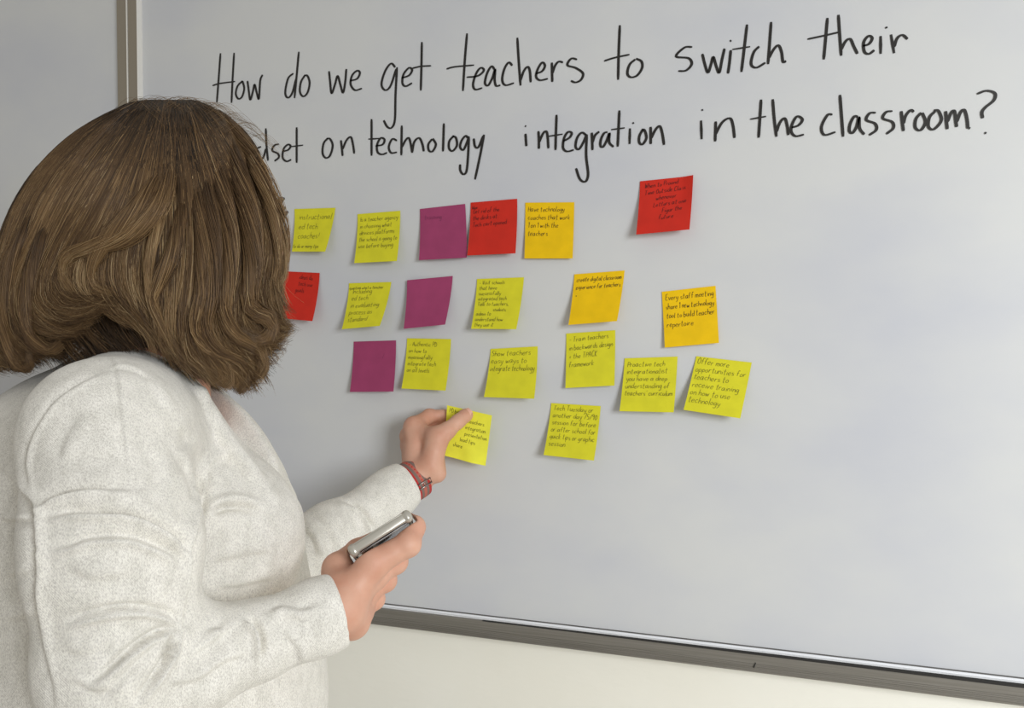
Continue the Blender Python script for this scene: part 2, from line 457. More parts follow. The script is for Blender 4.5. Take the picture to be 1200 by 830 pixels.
# ------------------------------------------------------------------ sticky notes
G = {  # pen strokes: x 0..w, x-height .5, ascender 1, descender -.4
 'a': ('.42 .5 .15 .48 .02 .2 .15 0 .35 .2 .42 .5 .42 .1 .5 0',), 'b': ('.05 1 .05 0 .3 .02 .42 .28 .25 .5 .06 .3',), 'c': ('.4 .42 .2 .5 .03 .25 .18 0 .42 .1',),
 'd': ('.4 .45 .15 .48 .02 .2 .18 0 .4 .2', '.42 1 .42 0'), 'e': ('.05 .25 .38 .3 .3 .5 .1 .42 .04 .15 .2 0 .42 .1',), 'f': ('.4 .9 .25 1 .15 .7 .15 0', '0 .5 .35 .52'),
 'g': ('.4 .45 .15 .48 .03 .2 .18 .05 .4 .3', '.42 .5 .4 -.25 .2 -.42 .05 -.3'), 'h': ('.05 1 .05 0', '.05 .3 .25 .5 .38 .35 .4 0'), 'i': ('.1 .5 .1 0', '.1 .7 .13 .73'),
 'j': ('.2 .5 .2 -.3 .02 -.35', '.2 .7 .23 .73'), 'k': ('.05 1 .05 0', '.38 .5 .07 .22 .4 0'), 'l': ('.1 1 .1 .05 .18 0',), 'm': ('.03 .5 .03 0', '.03 .3 .18 .5 .28 .35 .28 0', '.28 .3 .42 .5 .54 .35 .55 0'),
 'n': ('.05 .5 .05 0', '.05 .3 .25 .5 .38 .35 .4 0'), 'o': ('.22 .5 .04 .3 .1 .02 .32 .05 .4 .3 .22 .5',), 'p': ('.05 .5 .05 -.4', '.05 .35 .25 .5 .4 .28 .25 .02 .06 .1'),
 'q': ('.4 .45 .15 .48 .03 .2 .18 .02 .4 .25', '.42 .5 .42 -.4'), 'r': ('.05 .5 .05 0', '.05 .28 .2 .48 .34 .46'), 's': ('.36 .46 .12 .48 .1 .3 .34 .2 .3 .02 .04 .04',), 't': ('.18 .9 .18 .05 .34 0', '0 .58 .38 .6'),
 'u': ('.05 .5 .06 .1 .22 0 .38 .2 .4 .5 .42 0',), 'v': ('.03 .5 .2 0 .4 .5',), 'w': ('.03 .5 .14 0 .27 .4 .4 0 .54 .5',), 'x': ('.03 .5 .4 0', '.4 .5 .03 0'), 'y': ('.05 .5 .1 .15 .3 .15', '.42 .5 .3 -.1 .1 -.42'), 'z': ('.05 .48 .4 .5 .05 0 .42 .02',),
 'A': ('.02 0 .25 1 .48 0', '.1 .35 .4 .38'), 'C': ('.45 .85 .25 1 .04 .5 .2 0 .48 .12',), 'D': ('.06 1 .06 0 .35 .1 .45 .55 .06 1',), 'E': ('.45 1 .08 .98 .06 .02 .46 0', '.07 .52 .38 .54'), 'H': ('.05 1 .05 0', '.45 1 .45 0', '.05 .5 .45 .52'),
 'I': ('.15 1 .15 0',), 'L': ('.06 1 .06 0 .42 .02',), 'O': ('.25 1 .04 .6 .12 .05 .38 .05 .48 .55 .25 1',), 'P': ('.06 1 .06 0', '.06 .98 .4 .85 .36 .5 .07 .45'), 'S': ('.42 .9 .15 1 .08 .65 .4 .4 .35 .05 .04 .08',),
 'T': ('.25 1 .25 0', '.02 .98 .5 1'), 'V': ('.03 1 .24 0 .46 1',), 'F': ('.45 1 .08 .98 .06 0', '.07 .52 .38 .54'), 'W': ('.03 1 .15 0 .28 .7 .42 0 .56 1',), 'G': ('.45 .85 .25 1 .04 .5 .2 0 .45 .1 .45 .45 .28 .45',), 'K': ('.06 1 .06 0', '.42 1 .08 .45 .45 0'), 'R': ('.06 1 .06 0', '.06 .98 .4 .85 .3 .5 .07 .5 .45 0'), 'M': ('.04 0 .08 1 .28 .4 .48 1 .52 0',), 'N': ('.05 0 .05 1 .42 0 .42 1',), 'U': ('.05 1 .08 .1 .3 .02 .42 .3 .42 1',), 'Y': ('.03 1 .22 .5 .22 0', '.42 1 .22 .5'),
 '1': ('.05 .8 .18 1 .18 0',), '0': ('.22 1 .04 .6 .1 .05 .32 .05 .4 .55 .22 1',), '5': ('.4 1 .1 1 .08 .55 .35 .5 .36 .1 .05 .02',), '9': ('.38 .8 .15 1 .06 .7 .3 .6 .4 .9 .36 0',), '7': ('.04 1 .4 1 .15 0',), '-': ('.05 .3 .35 .32',), '+': ('.05 .3 .4 .32', '.22 .5 .22 .1'), '.': ('.08 .02 .12 .03',), ',': ('.1 .08 .05 -.12',),
 '!': ('.12 1 .12 .3', '.12 .05 .14 .06'), ':': ('.1 .4 .12 .42', '.1 .06 .12 .08'), "'": ('.1 1 .07 .8',), '/': ('.35 1 .05 -.1',), '*': ('.05 .25 .15 .35 .2 .2 .1 .2 .2 .3',), '?': ('.05 .85 .2 1 .38 .8 .2 .5 .2 .25', '.2 .04 .22 .05')}
G = {k: [np.array(list(map(float, s_.split()))).reshape(-1, 2) for s_ in v] for k, v in G.items()}

def paper(name, rgb):
    m = new_mat(name, hexlin(*rgb), 0.75, 0, 0.25)
    k = lambda f: hexlin(*[min(255, c * f) for c in rgb])
    noise_colour(m, k(0.975), k(1.02), 40, 3)
    return m
M_LIME, M_YEL = paper('lime_paper', (220, 214, 46)), paper('golden_paper', (240, 196, 12))
M_PUR, M_RED, M_HELD = paper('purple_paper', (160, 66, 106)), paper('red_paper', (205, 46, 32)), paper('lit_lime_paper', (238, 236, 70))  # held note: the lime made lighter, as if light fell on it
I_OL, I_DK, I_RD, I_PU = new_mat('olive_pen', hexlin(118, 114, 34), 0.8), new_mat('brown_pen', hexlin(84, 66, 18), 0.8), new_mat('dark_red_pen', hexlin(92, 18, 16), 0.8), new_mat('plum_pen', hexlin(128, 48, 88), 0.8)

def sticky(quad, mat, ink, lines, label, lift=0.016, top=0.0012, size=0.105, pitch=0.150, x0=0.06, y0=0.06, tilt=0.0, curl=1.7, wpen=0.00027, xtra=None, group='sticky notes on the whiteboard', lifts=None, width_fit=0.9):
    tl, tr, br, bl = quad
    lf = lifts or (top, top, lift, lift)
    P4 = [on_board(q[0], q[1], l) for q, l in zip((tl, tr, br, bl), lf)]
    def S(u, v, extra=0.0):
        w0 = P4[0] * (1 - u) + P4[1] * u; w1 = P4[3] * (1 - u) + P4[2] * u
        p_ = w0 * (1 - v) + w1 * v
        o0 = lf[0] * (1 - u) + lf[1] * u; o1 = lf[3] * (1 - u) + lf[2] * u
        off = o0 + (o1 - o0) * v ** curl
        if xtra: off += xtra(u, v)
        return np.array([p_[0], -off - extra, p_[2]])
    n = 12; V, F = [], []
    for lay in (0.0, -0.00025):
        V += [S(i / n, j / n, lay) for j in range(n + 1) for i in range(n + 1)]
    N1 = (n + 1) ** 2; ix = lambda i, j: j * (n + 1) + i
    for j in range(n):
        for i in range(n):
            F.append((ix(i, j), ix(i, j + 1), ix(i + 1, j + 1), ix(i + 1, j)))
            F.append((N1 + ix(i, j), N1 + ix(i + 1, j), N1 + ix(i + 1, j + 1), N1 + ix(i, j + 1)))
    rim = [ix(i, 0) for i in range(n)] + [ix(n, j) for j in range(n)] + [ix(i, n) for i in range(n, 0, -1)] + [ix(0, j) for j in range(n, 0, -1)]
    R0, m_ = 2 * N1, len(rim)                               # the cut edge has its own corners, so the faces stay crisp
    V += [V[q] for q in rim] + [V[N1 + q] for q in rim]
    for q in range(m_): F.append((R0 + q, R0 + (q + 1) % m_, R0 + m_ + (q + 1) % m_, R0 + m_ + q))
    org = S(0.5, 0.0); V = [v - org for v in V]
    o = mesh_obj('sticky_note', V, F, mat, None, True)
    o.location = org
    tag(o, label, 'sticky note', group)
    mb = MB(); y = y0 + size
    for ln in lines:
        sz, lx, txt = size, x0, ln
        if isinstance(ln, tuple): txt, sz, lx = ln[0], ln[1] * size, ln[2]
        adv = sum(0.30 if c == ' ' else G[c][0][:, 0].max() * 0 + max(s_[:, 0].max() for s_ in G[c]) + 0.12 for c in txt)
        sx = min(sz, (width_fit + 0.06 - lx) / adv)
        x = lx
        for c in txt:
            if c == ' ': x += 0.30 * sx; continue
            jx, jy, js = random.uniform(-.03, .03) * sz, random.uniform(-.05, .05) * sz, random.uniform(.9, 1.12)
            for s_ in G[c]:
                pts = []
                for q in (catmull(list(s_), 3) if len(s_) > 2 else list(s_)):
                    u = x + jx + (q[0] + 0.12 * q[1]) * sx; v = y + jy - q[1] * sz * js * 0.92 + tilt * u
                    pts.append(S(min(max(u, 0.01), .99), min(max(v, 0.01), .985), 0.00045) - org)
                if len(pts) == 2: pts = [pts[0], (pts[0] + pts[1]) / 2, pts[1]]
                ribbon(mb, pts, lambda t: wpen * (.8 + .4 * abs(t[2])), BN)
            x += (max(s_[:, 0].max() for s_ in G[c]) + 0.12) * sx
        y += pitch * (sz / size)
    if mb.v: mb.build('handwriting', ink, o)
    return o

sticky([(345, 245), (393, 243.5), (381, 295), (342, 295)], M_LIME, I_OL, ['instructional', 'ed tech', 'coaches!', ('to do or many tips', .6, .02)], 'lime sticky note reading instructional ed tech coaches, nearest the glasses', size=.15, pitch=.22, x0=.12, y0=.1)
sticky([(419, 251), (469, 247), (465, 306), (415, 308.5)], M_LIME, I_OL, ['Is a teacher agency', 'in choosing what', 'devices platforms', 'the school is going to', 'use before buying'], 'lime sticky note about choosing devices the school is going to use', size=.1, pitch=.135)
sticky([(492, 245), (545, 239), (547, 302), (491, 305)], M_PUR, I_PU, [('training', 1, .1)], 'purple sticky note touching the left edge of a red note in the top row', lift=.012, y0=.12)
sticky([(551.5, 237.5), (606, 233), (604, 297), (547.5, 299.5)], M_RED, I_RD, [('Idea', .7, .03), 'Get rid of the', 'the desks at', 'Tech cart opened'], 'red sticky note touching the right edge of a purple note in the top row', size=.09, pitch=.125, tilt=-.03, y0=.04)
sticky([(615.5, 237.5), (673, 237), (671, 303), (614.5, 303)], M_YEL, I_DK, ['Have technology', 'coaches that work', '1 on 1 with the', 'teachers'], 'golden yellow sticky note reading coaches that work with the teachers', lift=.007, size=.1, pitch=.145)
sticky([(750, 212.5), (813, 206), (808, 269), (745.5, 275)], M_RED, I_RD, ['When to Pround', ('Time Outside Class', 1, .1), ('whenever', 1, .32), ('Letters at one', 1, .28), ('Figur the', 1, .45), ('future', 1, .4)], 'red sticky note alone at the far right of the top row', lift=.02, size=.09, pitch=.125, x0=.1, tilt=-.05, xtra=lambda u, v: 0.006 * max(0, u - .8) * 5 * (1 - v))
sticky([(333, 318), (374.5, 320), (366, 376.5), (318, 372)], M_RED, I_RD, [('ideas do', 1, .45), ('tech use', 1, .45), ('goals', 1, .4)], 'red sticky note half covered by the ends of the brown hair', lift=.02, size=.1, pitch=.14, y0=.03, tilt=.03)
sticky([(409, 332), (458.5, 330.5), (445, 382), (400.5, 386)], M_LIME, I_OL, [('question what a teacher', .6, .02), 'Including', 'ed tech', 'in evaluating', 'process as', 'standard'], 'lime sticky note reading including ed tech, second from left in its row', size=.12, pitch=.155, x0=.1, y0=.02, lift=.022)
sticky([(477, 328.5), (530.5, 323.5), (521.5, 380.5), (473, 385.5)], M_PUR, I_PU, [], 'purple sticky note in the middle row with its top left corner peeling', lift=.02, lifts=(.006, .0012, .02, .02))
sticky([(559, 327), (614, 325), (605, 386), (552, 385.5)], M_LIME, I_OL, ['- Visit schools', 'that have', 'successfully', 'integrated tech', 'Talk to teachers,', ('students,', .8, .42), 'admin to', 'understand how', 'they use it'], 'lime sticky note closely written about visiting schools with integrated tech', size=.085, pitch=.107, y0=.03, lift=.019)
sticky([(673, 321.5), (732, 317), (723, 376.5), (666, 381)], M_YEL, I_DK, ['create digital classroom', 'experience for teachers', '*'], 'golden yellow sticky note reading create digital classroom experience', lift=.02, size=.1, pitch=.15)
sticky([(775.5, 342), (838.5, 335), (842.5, 402), (779, 407.5)], M_YEL, I_DK, ['Every staff meeting', 'share 1 new technology', 'tool to build teacher', 'repertoire'], 'golden yellow sticky note reading every staff meeting, lowest of the yellow ones', lift=.007, size=.105, pitch=.16)
sticky([(414.5, 400.5), (464, 399), (461, 459), (410, 459.5)], M_PUR, I_PU, [('.  /', 1, .6)], 'purple sticky note lowest of the three purple ones', lift=.013, y0=.25)
sticky([(477, 396.5), (528.5, 397.5), (522, 458), (470.5, 455.5)], M_LIME, I_OL, ['- Authentic PD', 'on how to', 'meaningfully', 'integrate tech', 'on all levels'], 'lime sticky note reading authentic PD, right beside the lowest purple note', size=.095, pitch=.128, lift=.017)
sticky([(575, 409), (630, 406), (626, 467.5), (567, 465.5)], M_LIME, I_OL, ['Show teachers', 'easy ways to', 'integrate technology'], 'lime sticky note reading show teachers easy ways, just above the held note', size=.125, pitch=.155, y0=.03, x0=.03, lift=.02)
sticky([(663.5, 391), (721, 387), (720, 452), (662.5, 455)], M_LIME, I_OL, ['- Train teachers', 'in backwards design', '+ the TPACK', 'framework'], 'lime sticky note reading train teachers in backwards design, under a yellow note', size=.105, pitch=.155, tilt=-.04, lift=.009)
sticky([(732, 420), (794, 418), (789.5, 483.5), (726, 482)], M_LIME, I_OL, ['Proactive tech', 'integrationalist :', 'you have a deep', 'understanding of', "teachers' curriculum"], 'lime sticky note reading proactive tech integrationalist', size=.105, pitch=.135, lift=.017)
sticky([(816, 417.5), (881, 425), (867.5, 490.5), (801, 480.5)], M_LIME, I_OL, ['Offer more', 'opportunities for', 'teachers to', 'receive training', 'on how to use', 'technology'], 'lime sticky note reading offer more opportunities, farthest right in its row', size=.115, pitch=.142, x0=.04, y0=.02, lift=.023)
sticky([(646, 472.5), (704, 476), (696, 540), (637, 533.5)], M_LIME, I_OL, ['Tech Tuesday or', 'another day 75/90', 'session for before', 'or after school for', 'quick tips or graphic', 'session.'], 'lime sticky note reading tech tuesday, hanging lowest on the board by itself', size=.105, pitch=.135, y0=.03, lift=.02)
sticky([(524, 475), (576.5, 487), (569, 546), (520, 534)], M_HELD, I_OL, ['PD by', ('for  teachers', 1, .3), ('tech  integration', 1, .2), ('presentation', 1, .45), ('lead tips', 1, .35), ('share', 1, .2)], 'lime sticky note coloured as if lit, pinched between finger and thumb of the raised hand', size=.09, pitch=.13, y0=.03,
       lifts=(.0225, .0200, .022, .034), curl=1.0, xtra=lambda u, v: 0.006 * max(0, v - .35) * math.exp(-((u - .45 - .35 * (v - .35)) / .22) ** 2))
# ------------------------------------------------------------------ the woman (all shapes in the frame turned with the camera)
L = loc_pt
ORG = np.array([L(180, 900, 0.88)[0], L(180, 900, 0.88)[1], 0.0])   # on the floor under the hips

def lb(px, py, off):
    """photo point `off` metres in front of the board, in the turned frame"""
    return to_local(on_board(px, py, off))

def place(o):
    o.location = to_world(ORG); o.rotation_euler = (0, 0, YAW)

def cones(p, chain, d=None, k=0.008):
    for (a, ra), (b_, rb) in zip(chain[:-1], chain[1:]):
        c = sd_cone(p, a, b_, ra, rb)
        d = c if d is None else smin(d, c, k)
    return d

# skin
m_skin = new_mat('fair_skin', hexlin(212, 162, 138), 0.5, 0, 0.35)
mp, nz, rp = noise_colour(m_skin, hexlin(204, 148, 124), hexlin(218, 172, 149), 30, 4, 0.3, 0.7)
nz2 = node(m_skin, 'ShaderNodeTexNoise'); nz2.inputs['Scale'].default_value = 420; nz2.inputs['Detail'].default_value = 3
bump(m_skin, nz2.outputs['Fac'], 0.25, 0.0006)
bsdf(m_skin).inputs['Subsurface Weight'].default_value = 0.06
bsdf(m_skin).inputs['Subsurface Radius'].default_value = (0.012, 0.005, 0.003)
bsdf(m_skin).inputs['Subsurface Scale'].default_value = 0.5

# --- arm joints
S1, M1_, E1, F1a, F1b, W1 = L(128, 515, .695), L(134, 640, .668), L(137, 782, .66), L(215, 776, .685), L(300, 750, .712), L(398, 714, .742)
S2, E2, F2, W2 = L(185, 520, 1.05), L(285, 690, 1.09), L(385, 628, 1.135), lb(488, 560, .078)

# --- the phone's place in the right hand
eA, eB = L(414, 645, .750), L(477, 605, .764)
mid = (eA + eB) / 2; Ex = (eB - eA) / np.linalg.norm(eB - eA)
Lz = np.array([-.30, .84, -.46]); Lz -= Ex * Lz.dot(Ex); Lz /= np.linalg.norm(Lz)
Nn = np.cross(Ex, Lz)
if Nn[2] < 0: Nn = -Nn                                  # the big face that looks up
def sd_phone(p):
    q = p - mid.astype(np.float32)
    q = np.stack([q @ Ex.astype(np.float32), q @ Nn.astype(np.float32), q @ Lz.astype(np.float32) - .0605], 1)
    q = np.abs(q) - np.array([.0325, .0064, .0632], np.float32)
    return np.sqrt((np.maximum(q, 0) ** 2).sum(1)) + np.minimum(q.max(1), 0)

# --- right hand (holds the phone)
rW = W1
RH = dict(
 I=[(L(437, 661, .755), .0128), (L(478, 638, .762), .0108), (L(485, 618, .776), .0102), (L(476, 610, .804), .0085)],
 M=[(L(437, 674, .768), .0125), (L(463, 658, .776), .0108), (L(466, 645, .797), .009), (L(454, 642, .812), .008)],
 R=[(L(430, 691, .782), .012), (L(451, 680, .790), .0102), (L(453, 668, .811), .0087), (L(442, 664, .824), .008)],
 P=[(L(421, 706, .795), .0115), (L(438, 702, .802), .0096), (L(440, 690, .820), .008), (L(432, 687, .829), .0072)])
def hand_right(p):
    d = sd_cone(p, L(330, 739, .72), rW, .026, .0235)
    for kk, r0 in (('I', .0145), ('M', .015), ('R', .0145), ('P', .014)):
        d = smin(d, sd_cone(p, rW + (RH[kk][0][0] - rW) * .3, RH[kk][0][0], r0, RH[kk][0][1]), .006)
    d = smin(d, sd_cone(p, L(398, 692, .757), L(397, 667, .778), .0185, .0145), .014)      # ball of the thumb
    d = smin(d, sd_cone(p, L(412, 728, .76), L(420, 718, .785), .017, .014), .012)        # heel of the hand
    f = None
    for kk in 'IMRP':
        c = cones(p, RH[kk], None, .0035)
        for j in (0, 1):
            c = smin(c, sd_ell(p, RH[kk][j][0], [RH[kk][j][1] * 1.06] * 3), .003)
        f = c if f is None else smin(f, c, .0022)
    d = smin(d, f, .006)
    t = cones(p, [(L(397, 667, .778), .0140), (L(419, 646, .812), .0112), (L(441, 634, .826), .0098)], None, .004)
    d = smin(d, t, .006)
    return smax(d, .0012 - sd_phone(p), .0015)

# --- left hand (pinches the note)
lW = W2
LH = dict(
 I=[(lb(485, 500, .050), .0128), (lb(503, 488, .023), .0104), (lb(521, 487, .0115), .0086), (lb(536, 491, .0105), .0076)],
 M=[(lb(480, 511, .043), .0128), (lb(498, 500, .017), .0104), (lb(519, 499, .0105), .0086), (lb(534, 503, .010), .0076)],
 R=[(lb(480, 522, .038), .012), (lb(497, 514, .016), .0098), (lb(515, 512, .0105), .0085), (lb(529, 515, .010), .0075)],
 P=[(lb(484, 533, .034), .011), (lb(498, 527, .016), .0088), (lb(512, 525, .0105), .008), (lb(522, 527, .010), .007)])
def hand_left(p):
    d = sd_cone(p, W2 + (F2 - W2) * .7, lW, .027, .0258)
    for kk, r0 in (('I', .0165), ('M', .017), ('R', .0165), ('P', .016)):
        d = smin(d, sd_cone(p, lW + (LH[kk][0][0] - lW) * .2, LH[kk][0][0], r0 - .001, LH[kk][0][1]), .008)
    d = smin(d, sd_cone(p, lb(505, 545, .075), lb(513, 513, .067), .0175, .0145), .012)    # ball of the thumb
    d = smin(d, sd_cone(p, lb(512, 555, .072), lb(510, 540, .055), .0135, .014), .007)
    d = smin(d, sd_cone(p, lb(513, 513, .067), lb(488, 504, .05), .010, .012), .016)       # web between thumb and forefinger
    f = None
    for kk in 'IMRP':
        c = cones(p, LH[kk], None, .0035)
        for j in (0, 1):
            c = smin(c, sd_ell(p, LH[kk][j][0], [LH[kk][j][1] * 1.05] * 3), .003)
        f = c if f is None else smin(f, c, .002)
    d = smin(d, f, .006)
    t = cones(p, [(lb(513, 513, .067), .0138), (lb(524, 505, .060), .0118), (lb(537, 494, .045), .0100), (lb(545, 487.5, .0345), .0092), (lb(547.5, 486, .0318), .0084)], None, .005)
    d = smin(d, t, .005)
    n = sd_ell(p, lb(545.5, 485.5, .0425), [.0050, .0050, .0022])
    return d

# --- head, neck, trunk, legs
HC = L(199, 250, .865)                                   # centre of the skull
NK = L(178, 470, .885)
HY = math.radians(14)
HROT = np.array([[math.cos(HY), -math.sin(HY), 0], [math.sin(HY), math.cos(HY), 0], [0, 0, 1]])   # head turned towards the board
def hp_(x, y, z): return HC + HROT @ np.array([x, y, z], float)
def head(p):
    p = ((p - HC.astype(np.float32)) @ HROT.astype(np.float32) + HC.astype(np.float32)).astype(np.float32)
    c = HC
    o = lambda x, y, z: c + np.array([x, y, z])          # x towards the face
    d = sd_ell(p, o(-.008, 0, .015), [.089, .069, .086])
    d = smin(d, sd_ell(p, o(.030, 0, -.040), [.060, .058, .078]), .02)      # face
    d = smin(d, sd_ell(p, o(.052, 0, -.098), [.030, .030, .022]), .02)      # chin
    for s in (-1, 1):
        d = smin(d, sd_cone(p, o(-.005, s * .052, -.060), o(.045, s * .022, -.098), .020, .016), .018)   # jaw
        d = smin(d, sd_ell(p, o(.066, s * .038, -.040), [.020, .022, .018]), .016)                       # cheekbone
        d = smin(d, sd_cone(p, o(.082, s * .012, .018), o(.072, s * .042, .018), .009, .008), .012)      # brow
        d = smax(d, -sd_ell(p, o(.090, s * .031, -.004), [.013, .015, .010]), .008)                      # eye socket
        e = sd_ell(p, o(-.006, s * .073, -.020), [.017, .007, .030])                                     # ear
        d = smin(d, e, .006)
    d = smin(d, sd_cone(p, o(.086, 0, .010), o(.108, 0, -.032), .006, .010), .008)                       # nose
    for s in (-1, 1): d = smin(d, sd_ell(p, o(.097, s * .011, -.035), [.010, .008, .007]), .005)
    d = smin(d, sd_ell(p, o(.085, 0, -.062), [.010, .020, .005]), .005)                                  # lips
    d = smin(d, sd_ell(p, o(.083, 0, -.071), [.010, .018, .006]), .005)
    d = smin(d, sd_cone(p, o(-.025, 0, -.05), HC + HROT.T @ (NK - HC), .054, .058), .025)
    return d
hipz = 0.90
def trunk(p):
    d = sd_ell(p, L(165, 630, .885), [.118, .135, .15])
    d = smin(d, sd_cone(p, NK + np.array([0, 0, .05]), NK + np.array([-.01, 0, -.07]), .052, .06), .03)
    d = smin(d, sd_cone(p, S1 + np.array([0, .01, 0]), S2 - np.array([0, .01, 0]), .042, .042), .04)
    d = smin(d, sd_ell(p, L(185, 790, .88), [.14, .155, .17]), .05)
    d = smin(d, sd_ell(p, np.array([ORG[0], ORG[1], hipz]), [.145, .17, .14]), .05)
    d = smin(d, cones(p, [(S1, .047), (M1_, .042), (E1, .038), (F1a, .031), (F1b, .0235), (W1, .0225)]), .02)
    d = smin(d, cones(p, [(S2, .05), (E2, .040), (F2, .030), (W2, .0225)]), .02)
    for s in (-1, 1):
        hp, kn, an = [np.array([ORG[0] + dx, ORG[1] + s * w, z]) for dx, w, z in ((0, .09, .84), (.01, .10, .47), (-.02, .10, .09))]
        d = smin(d, cones(p, [(hp, .085), (kn, .055), (an, .037)]), .03)
        d = smin(d, sd_cone(p, an + np.array([-.01, 0, -.035]), an + np.array([.13, s * .015, -.055]), .034, .022), .02)
    return d

def bounds(ps, m):
    a = np.array(ps); return a.min(0) - m, a.max(0) + m
parts = []
for fn, lo, hi, h, it in [(trunk, *bounds([ORG, S1, S2, E1, E2, W1, W2, NK + [0, 0, .08], ORG + [0, 0, .0]], .2), .008, 1),
                          (head, *bounds([HC + [-.13, -.11, .13], HC + [.13, .11, -.15], NK], .08), .0028, 1),
                          (hand_right, *bounds([q[0] for v_ in RH.values() for q in v_] + [W1, L(340, 736, .72), L(397, 667, .778)], .034), .0011, 2),
                          (hand_left, *bounds([q[0] for v_ in LH.values() for q in v_] + [W2, lb(513, 513, .067), lb(545, 487, .034), W2 + (F2 - W2) * .6], .034), .0011, 2)]:
    v, f = surface(fn, lo, hi, h)
    parts.append((relax(v, f, it), f))
off, V, F = 0, [], []
for v, f in parts:
    V.append(v - ORG); F.append(f + off); off += len(v)
person = mesh_obj('person', np.concatenate(V), np.concatenate(F), m_skin, None, True)
place(person)
tag(person, 'woman with shoulder-length brown hair and light grey sweater reaching to the board', 'person')

# nails
m_nail = new_mat('pale_pink_nail', hexlin(228, 176, 156), 0.3)
nb_ = MB()
tip, prv = lb(547.5, 486, .0318), lb(537, 494, .045)
ax = (tip - prv) / np.linalg.norm(tip - prv)
toC = to_local(np.array([0, -CAM_D, CAM_H])) - tip; nup = toC - ax * toC.dot(ax); nup /= np.linalg.norm(nup)
nup = nup * 1.0 + np.array([-.15, 0, .35]); nup -= ax * nup.dot(ax); nup /= np.linalg.norm(nup)
sd = np.cross(ax, nup); cen = tip + (prv - tip) * .12
for i in range(7):
    for j in range(6):
        u, w_ = (i / 6 - .5) * 2, j / 5
        ang = u * .72 * (1 if w_ < .8 else .8)
        nb_.v.append(tuple(cen + ax * ((w_ - .45) * .0125) + (sd * math.sin(ang) + nup * math.cos(ang)) * (.0099 - .0005 * w_) - ORG))
nb_.f = [(i * 6 + j, i * 6 + j + 1, (i + 1) * 6 + j + 1, (i + 1) * 6 + j) for i in range(6) for j in range(5)]; nb_.m = [0] * 30
nb_.build('thumbnail', m_nail, person, True)

# eyes, brows
m_eye = new_mat('eye_white', hexlin(238, 234, 228), 0.2); m_iris = new_mat('iris', hexlin(70, 84, 80), 0.15)
for s in (-1, 1):
    v, f = surface(lambda p: sd_ell(p, hp_(.079, s * .031, -.004), [.0115] * 3), hp_(.079, s * .031, -.004) - .016, hp_(.079, s * .031, -.004) + .016, .002)
    fm = (np.linalg.norm(v[f].mean(1) - hp_(.0905, s * .031, -.006), axis=1) < .0055).astype(int)
    mesh_obj('eye', v - ORG, f, [m_eye, m_iris], person, True, fm)

# ------------------------------------------------------------------ sweater
m_knit = new_mat('heather_grey_knit', hexlin(206, 204, 198), 0.92, 0, 0.2)
tc = node(m_knit, 'ShaderNodeTexCoord'); mpk = node(m_knit, 'ShaderNodeMapping'); mpk.inputs['Scale'].default_value = (1, 1, .55)
link(m_knit, tc.outputs['Object'], mpk.inputs[0])
n1 = node(m_knit, 'ShaderNodeTexNoise'); n1.inputs['Scale'].default_value = 1050; n1.inputs['Detail'].default_value = 4
n2 = node(m_knit, 'ShaderNodeTexNoise'); n2.inputs['Scale'].default_value = 95; n2.inputs['Detail'].default_value = 4
for n_ in (n1, n2): link(m_knit, mpk.outputs[0], n_.inputs['Vector'])
r1 = node(m_knit, 'ShaderNodeValToRGB'); r1.color_ramp.elements[0].position, r1.color_ramp.elements[1].position = .3, .6
r1.color_ramp.elements[0].color, r1.color_ramp.elements[1].color = hexlin(206, 202, 196), hexlin(246, 243, 235)
r2 = node(m_knit, 'ShaderNodeValToRGB'); r2.color_ramp.elements[0].position, r2.color_ramp.elements[1].position = .3, .6
r2.color_ramp.elements[0].color, r2.color_ramp.elements[1].color = (.87, .87, .86, 1), (1, 1, 1, 1)
link(m_knit, n1.outputs['Fac'], r1.inputs[0]); link(m_knit, n2.outputs['Fac'], r2.inputs[0])
mx = node(m_knit, 'ShaderNodeMix', data_type='RGBA', blend_type='MULTIPLY'); mx.inputs['Factor'].default_value = 1
link(m_knit, r1.outputs[0], mx.inputs[6]); link(m_knit, r2.outputs[0], mx.inputs[7]); link(m_knit, mx.outputs[2], bsdf(m_knit).inputs['Base Color'])
wv = node(m_knit, 'ShaderNodeTexWave', wave_type='BANDS', bands_direction='DIAGONAL'); wv.inputs['Scale'].default_value = 330; wv.inputs['Distortion'].default_value = 1.2; wv.inputs['Detail'].default_value = 1
link(m_knit, tc.outputs['Object'], wv.inputs['Vector'])
ma = node(m_knit, 'ShaderNodeMath', operation='ADD'); link(m_knit, wv.outputs['Fac'], ma.inputs[0]); link(m_knit, n1.outputs['Fac'], ma.inputs[1])
bump(m_knit, ma.outputs[0], 0.3, 0.0008)
bsdf(m_knit).inputs['Sheen Weight'].default_value = 0.15

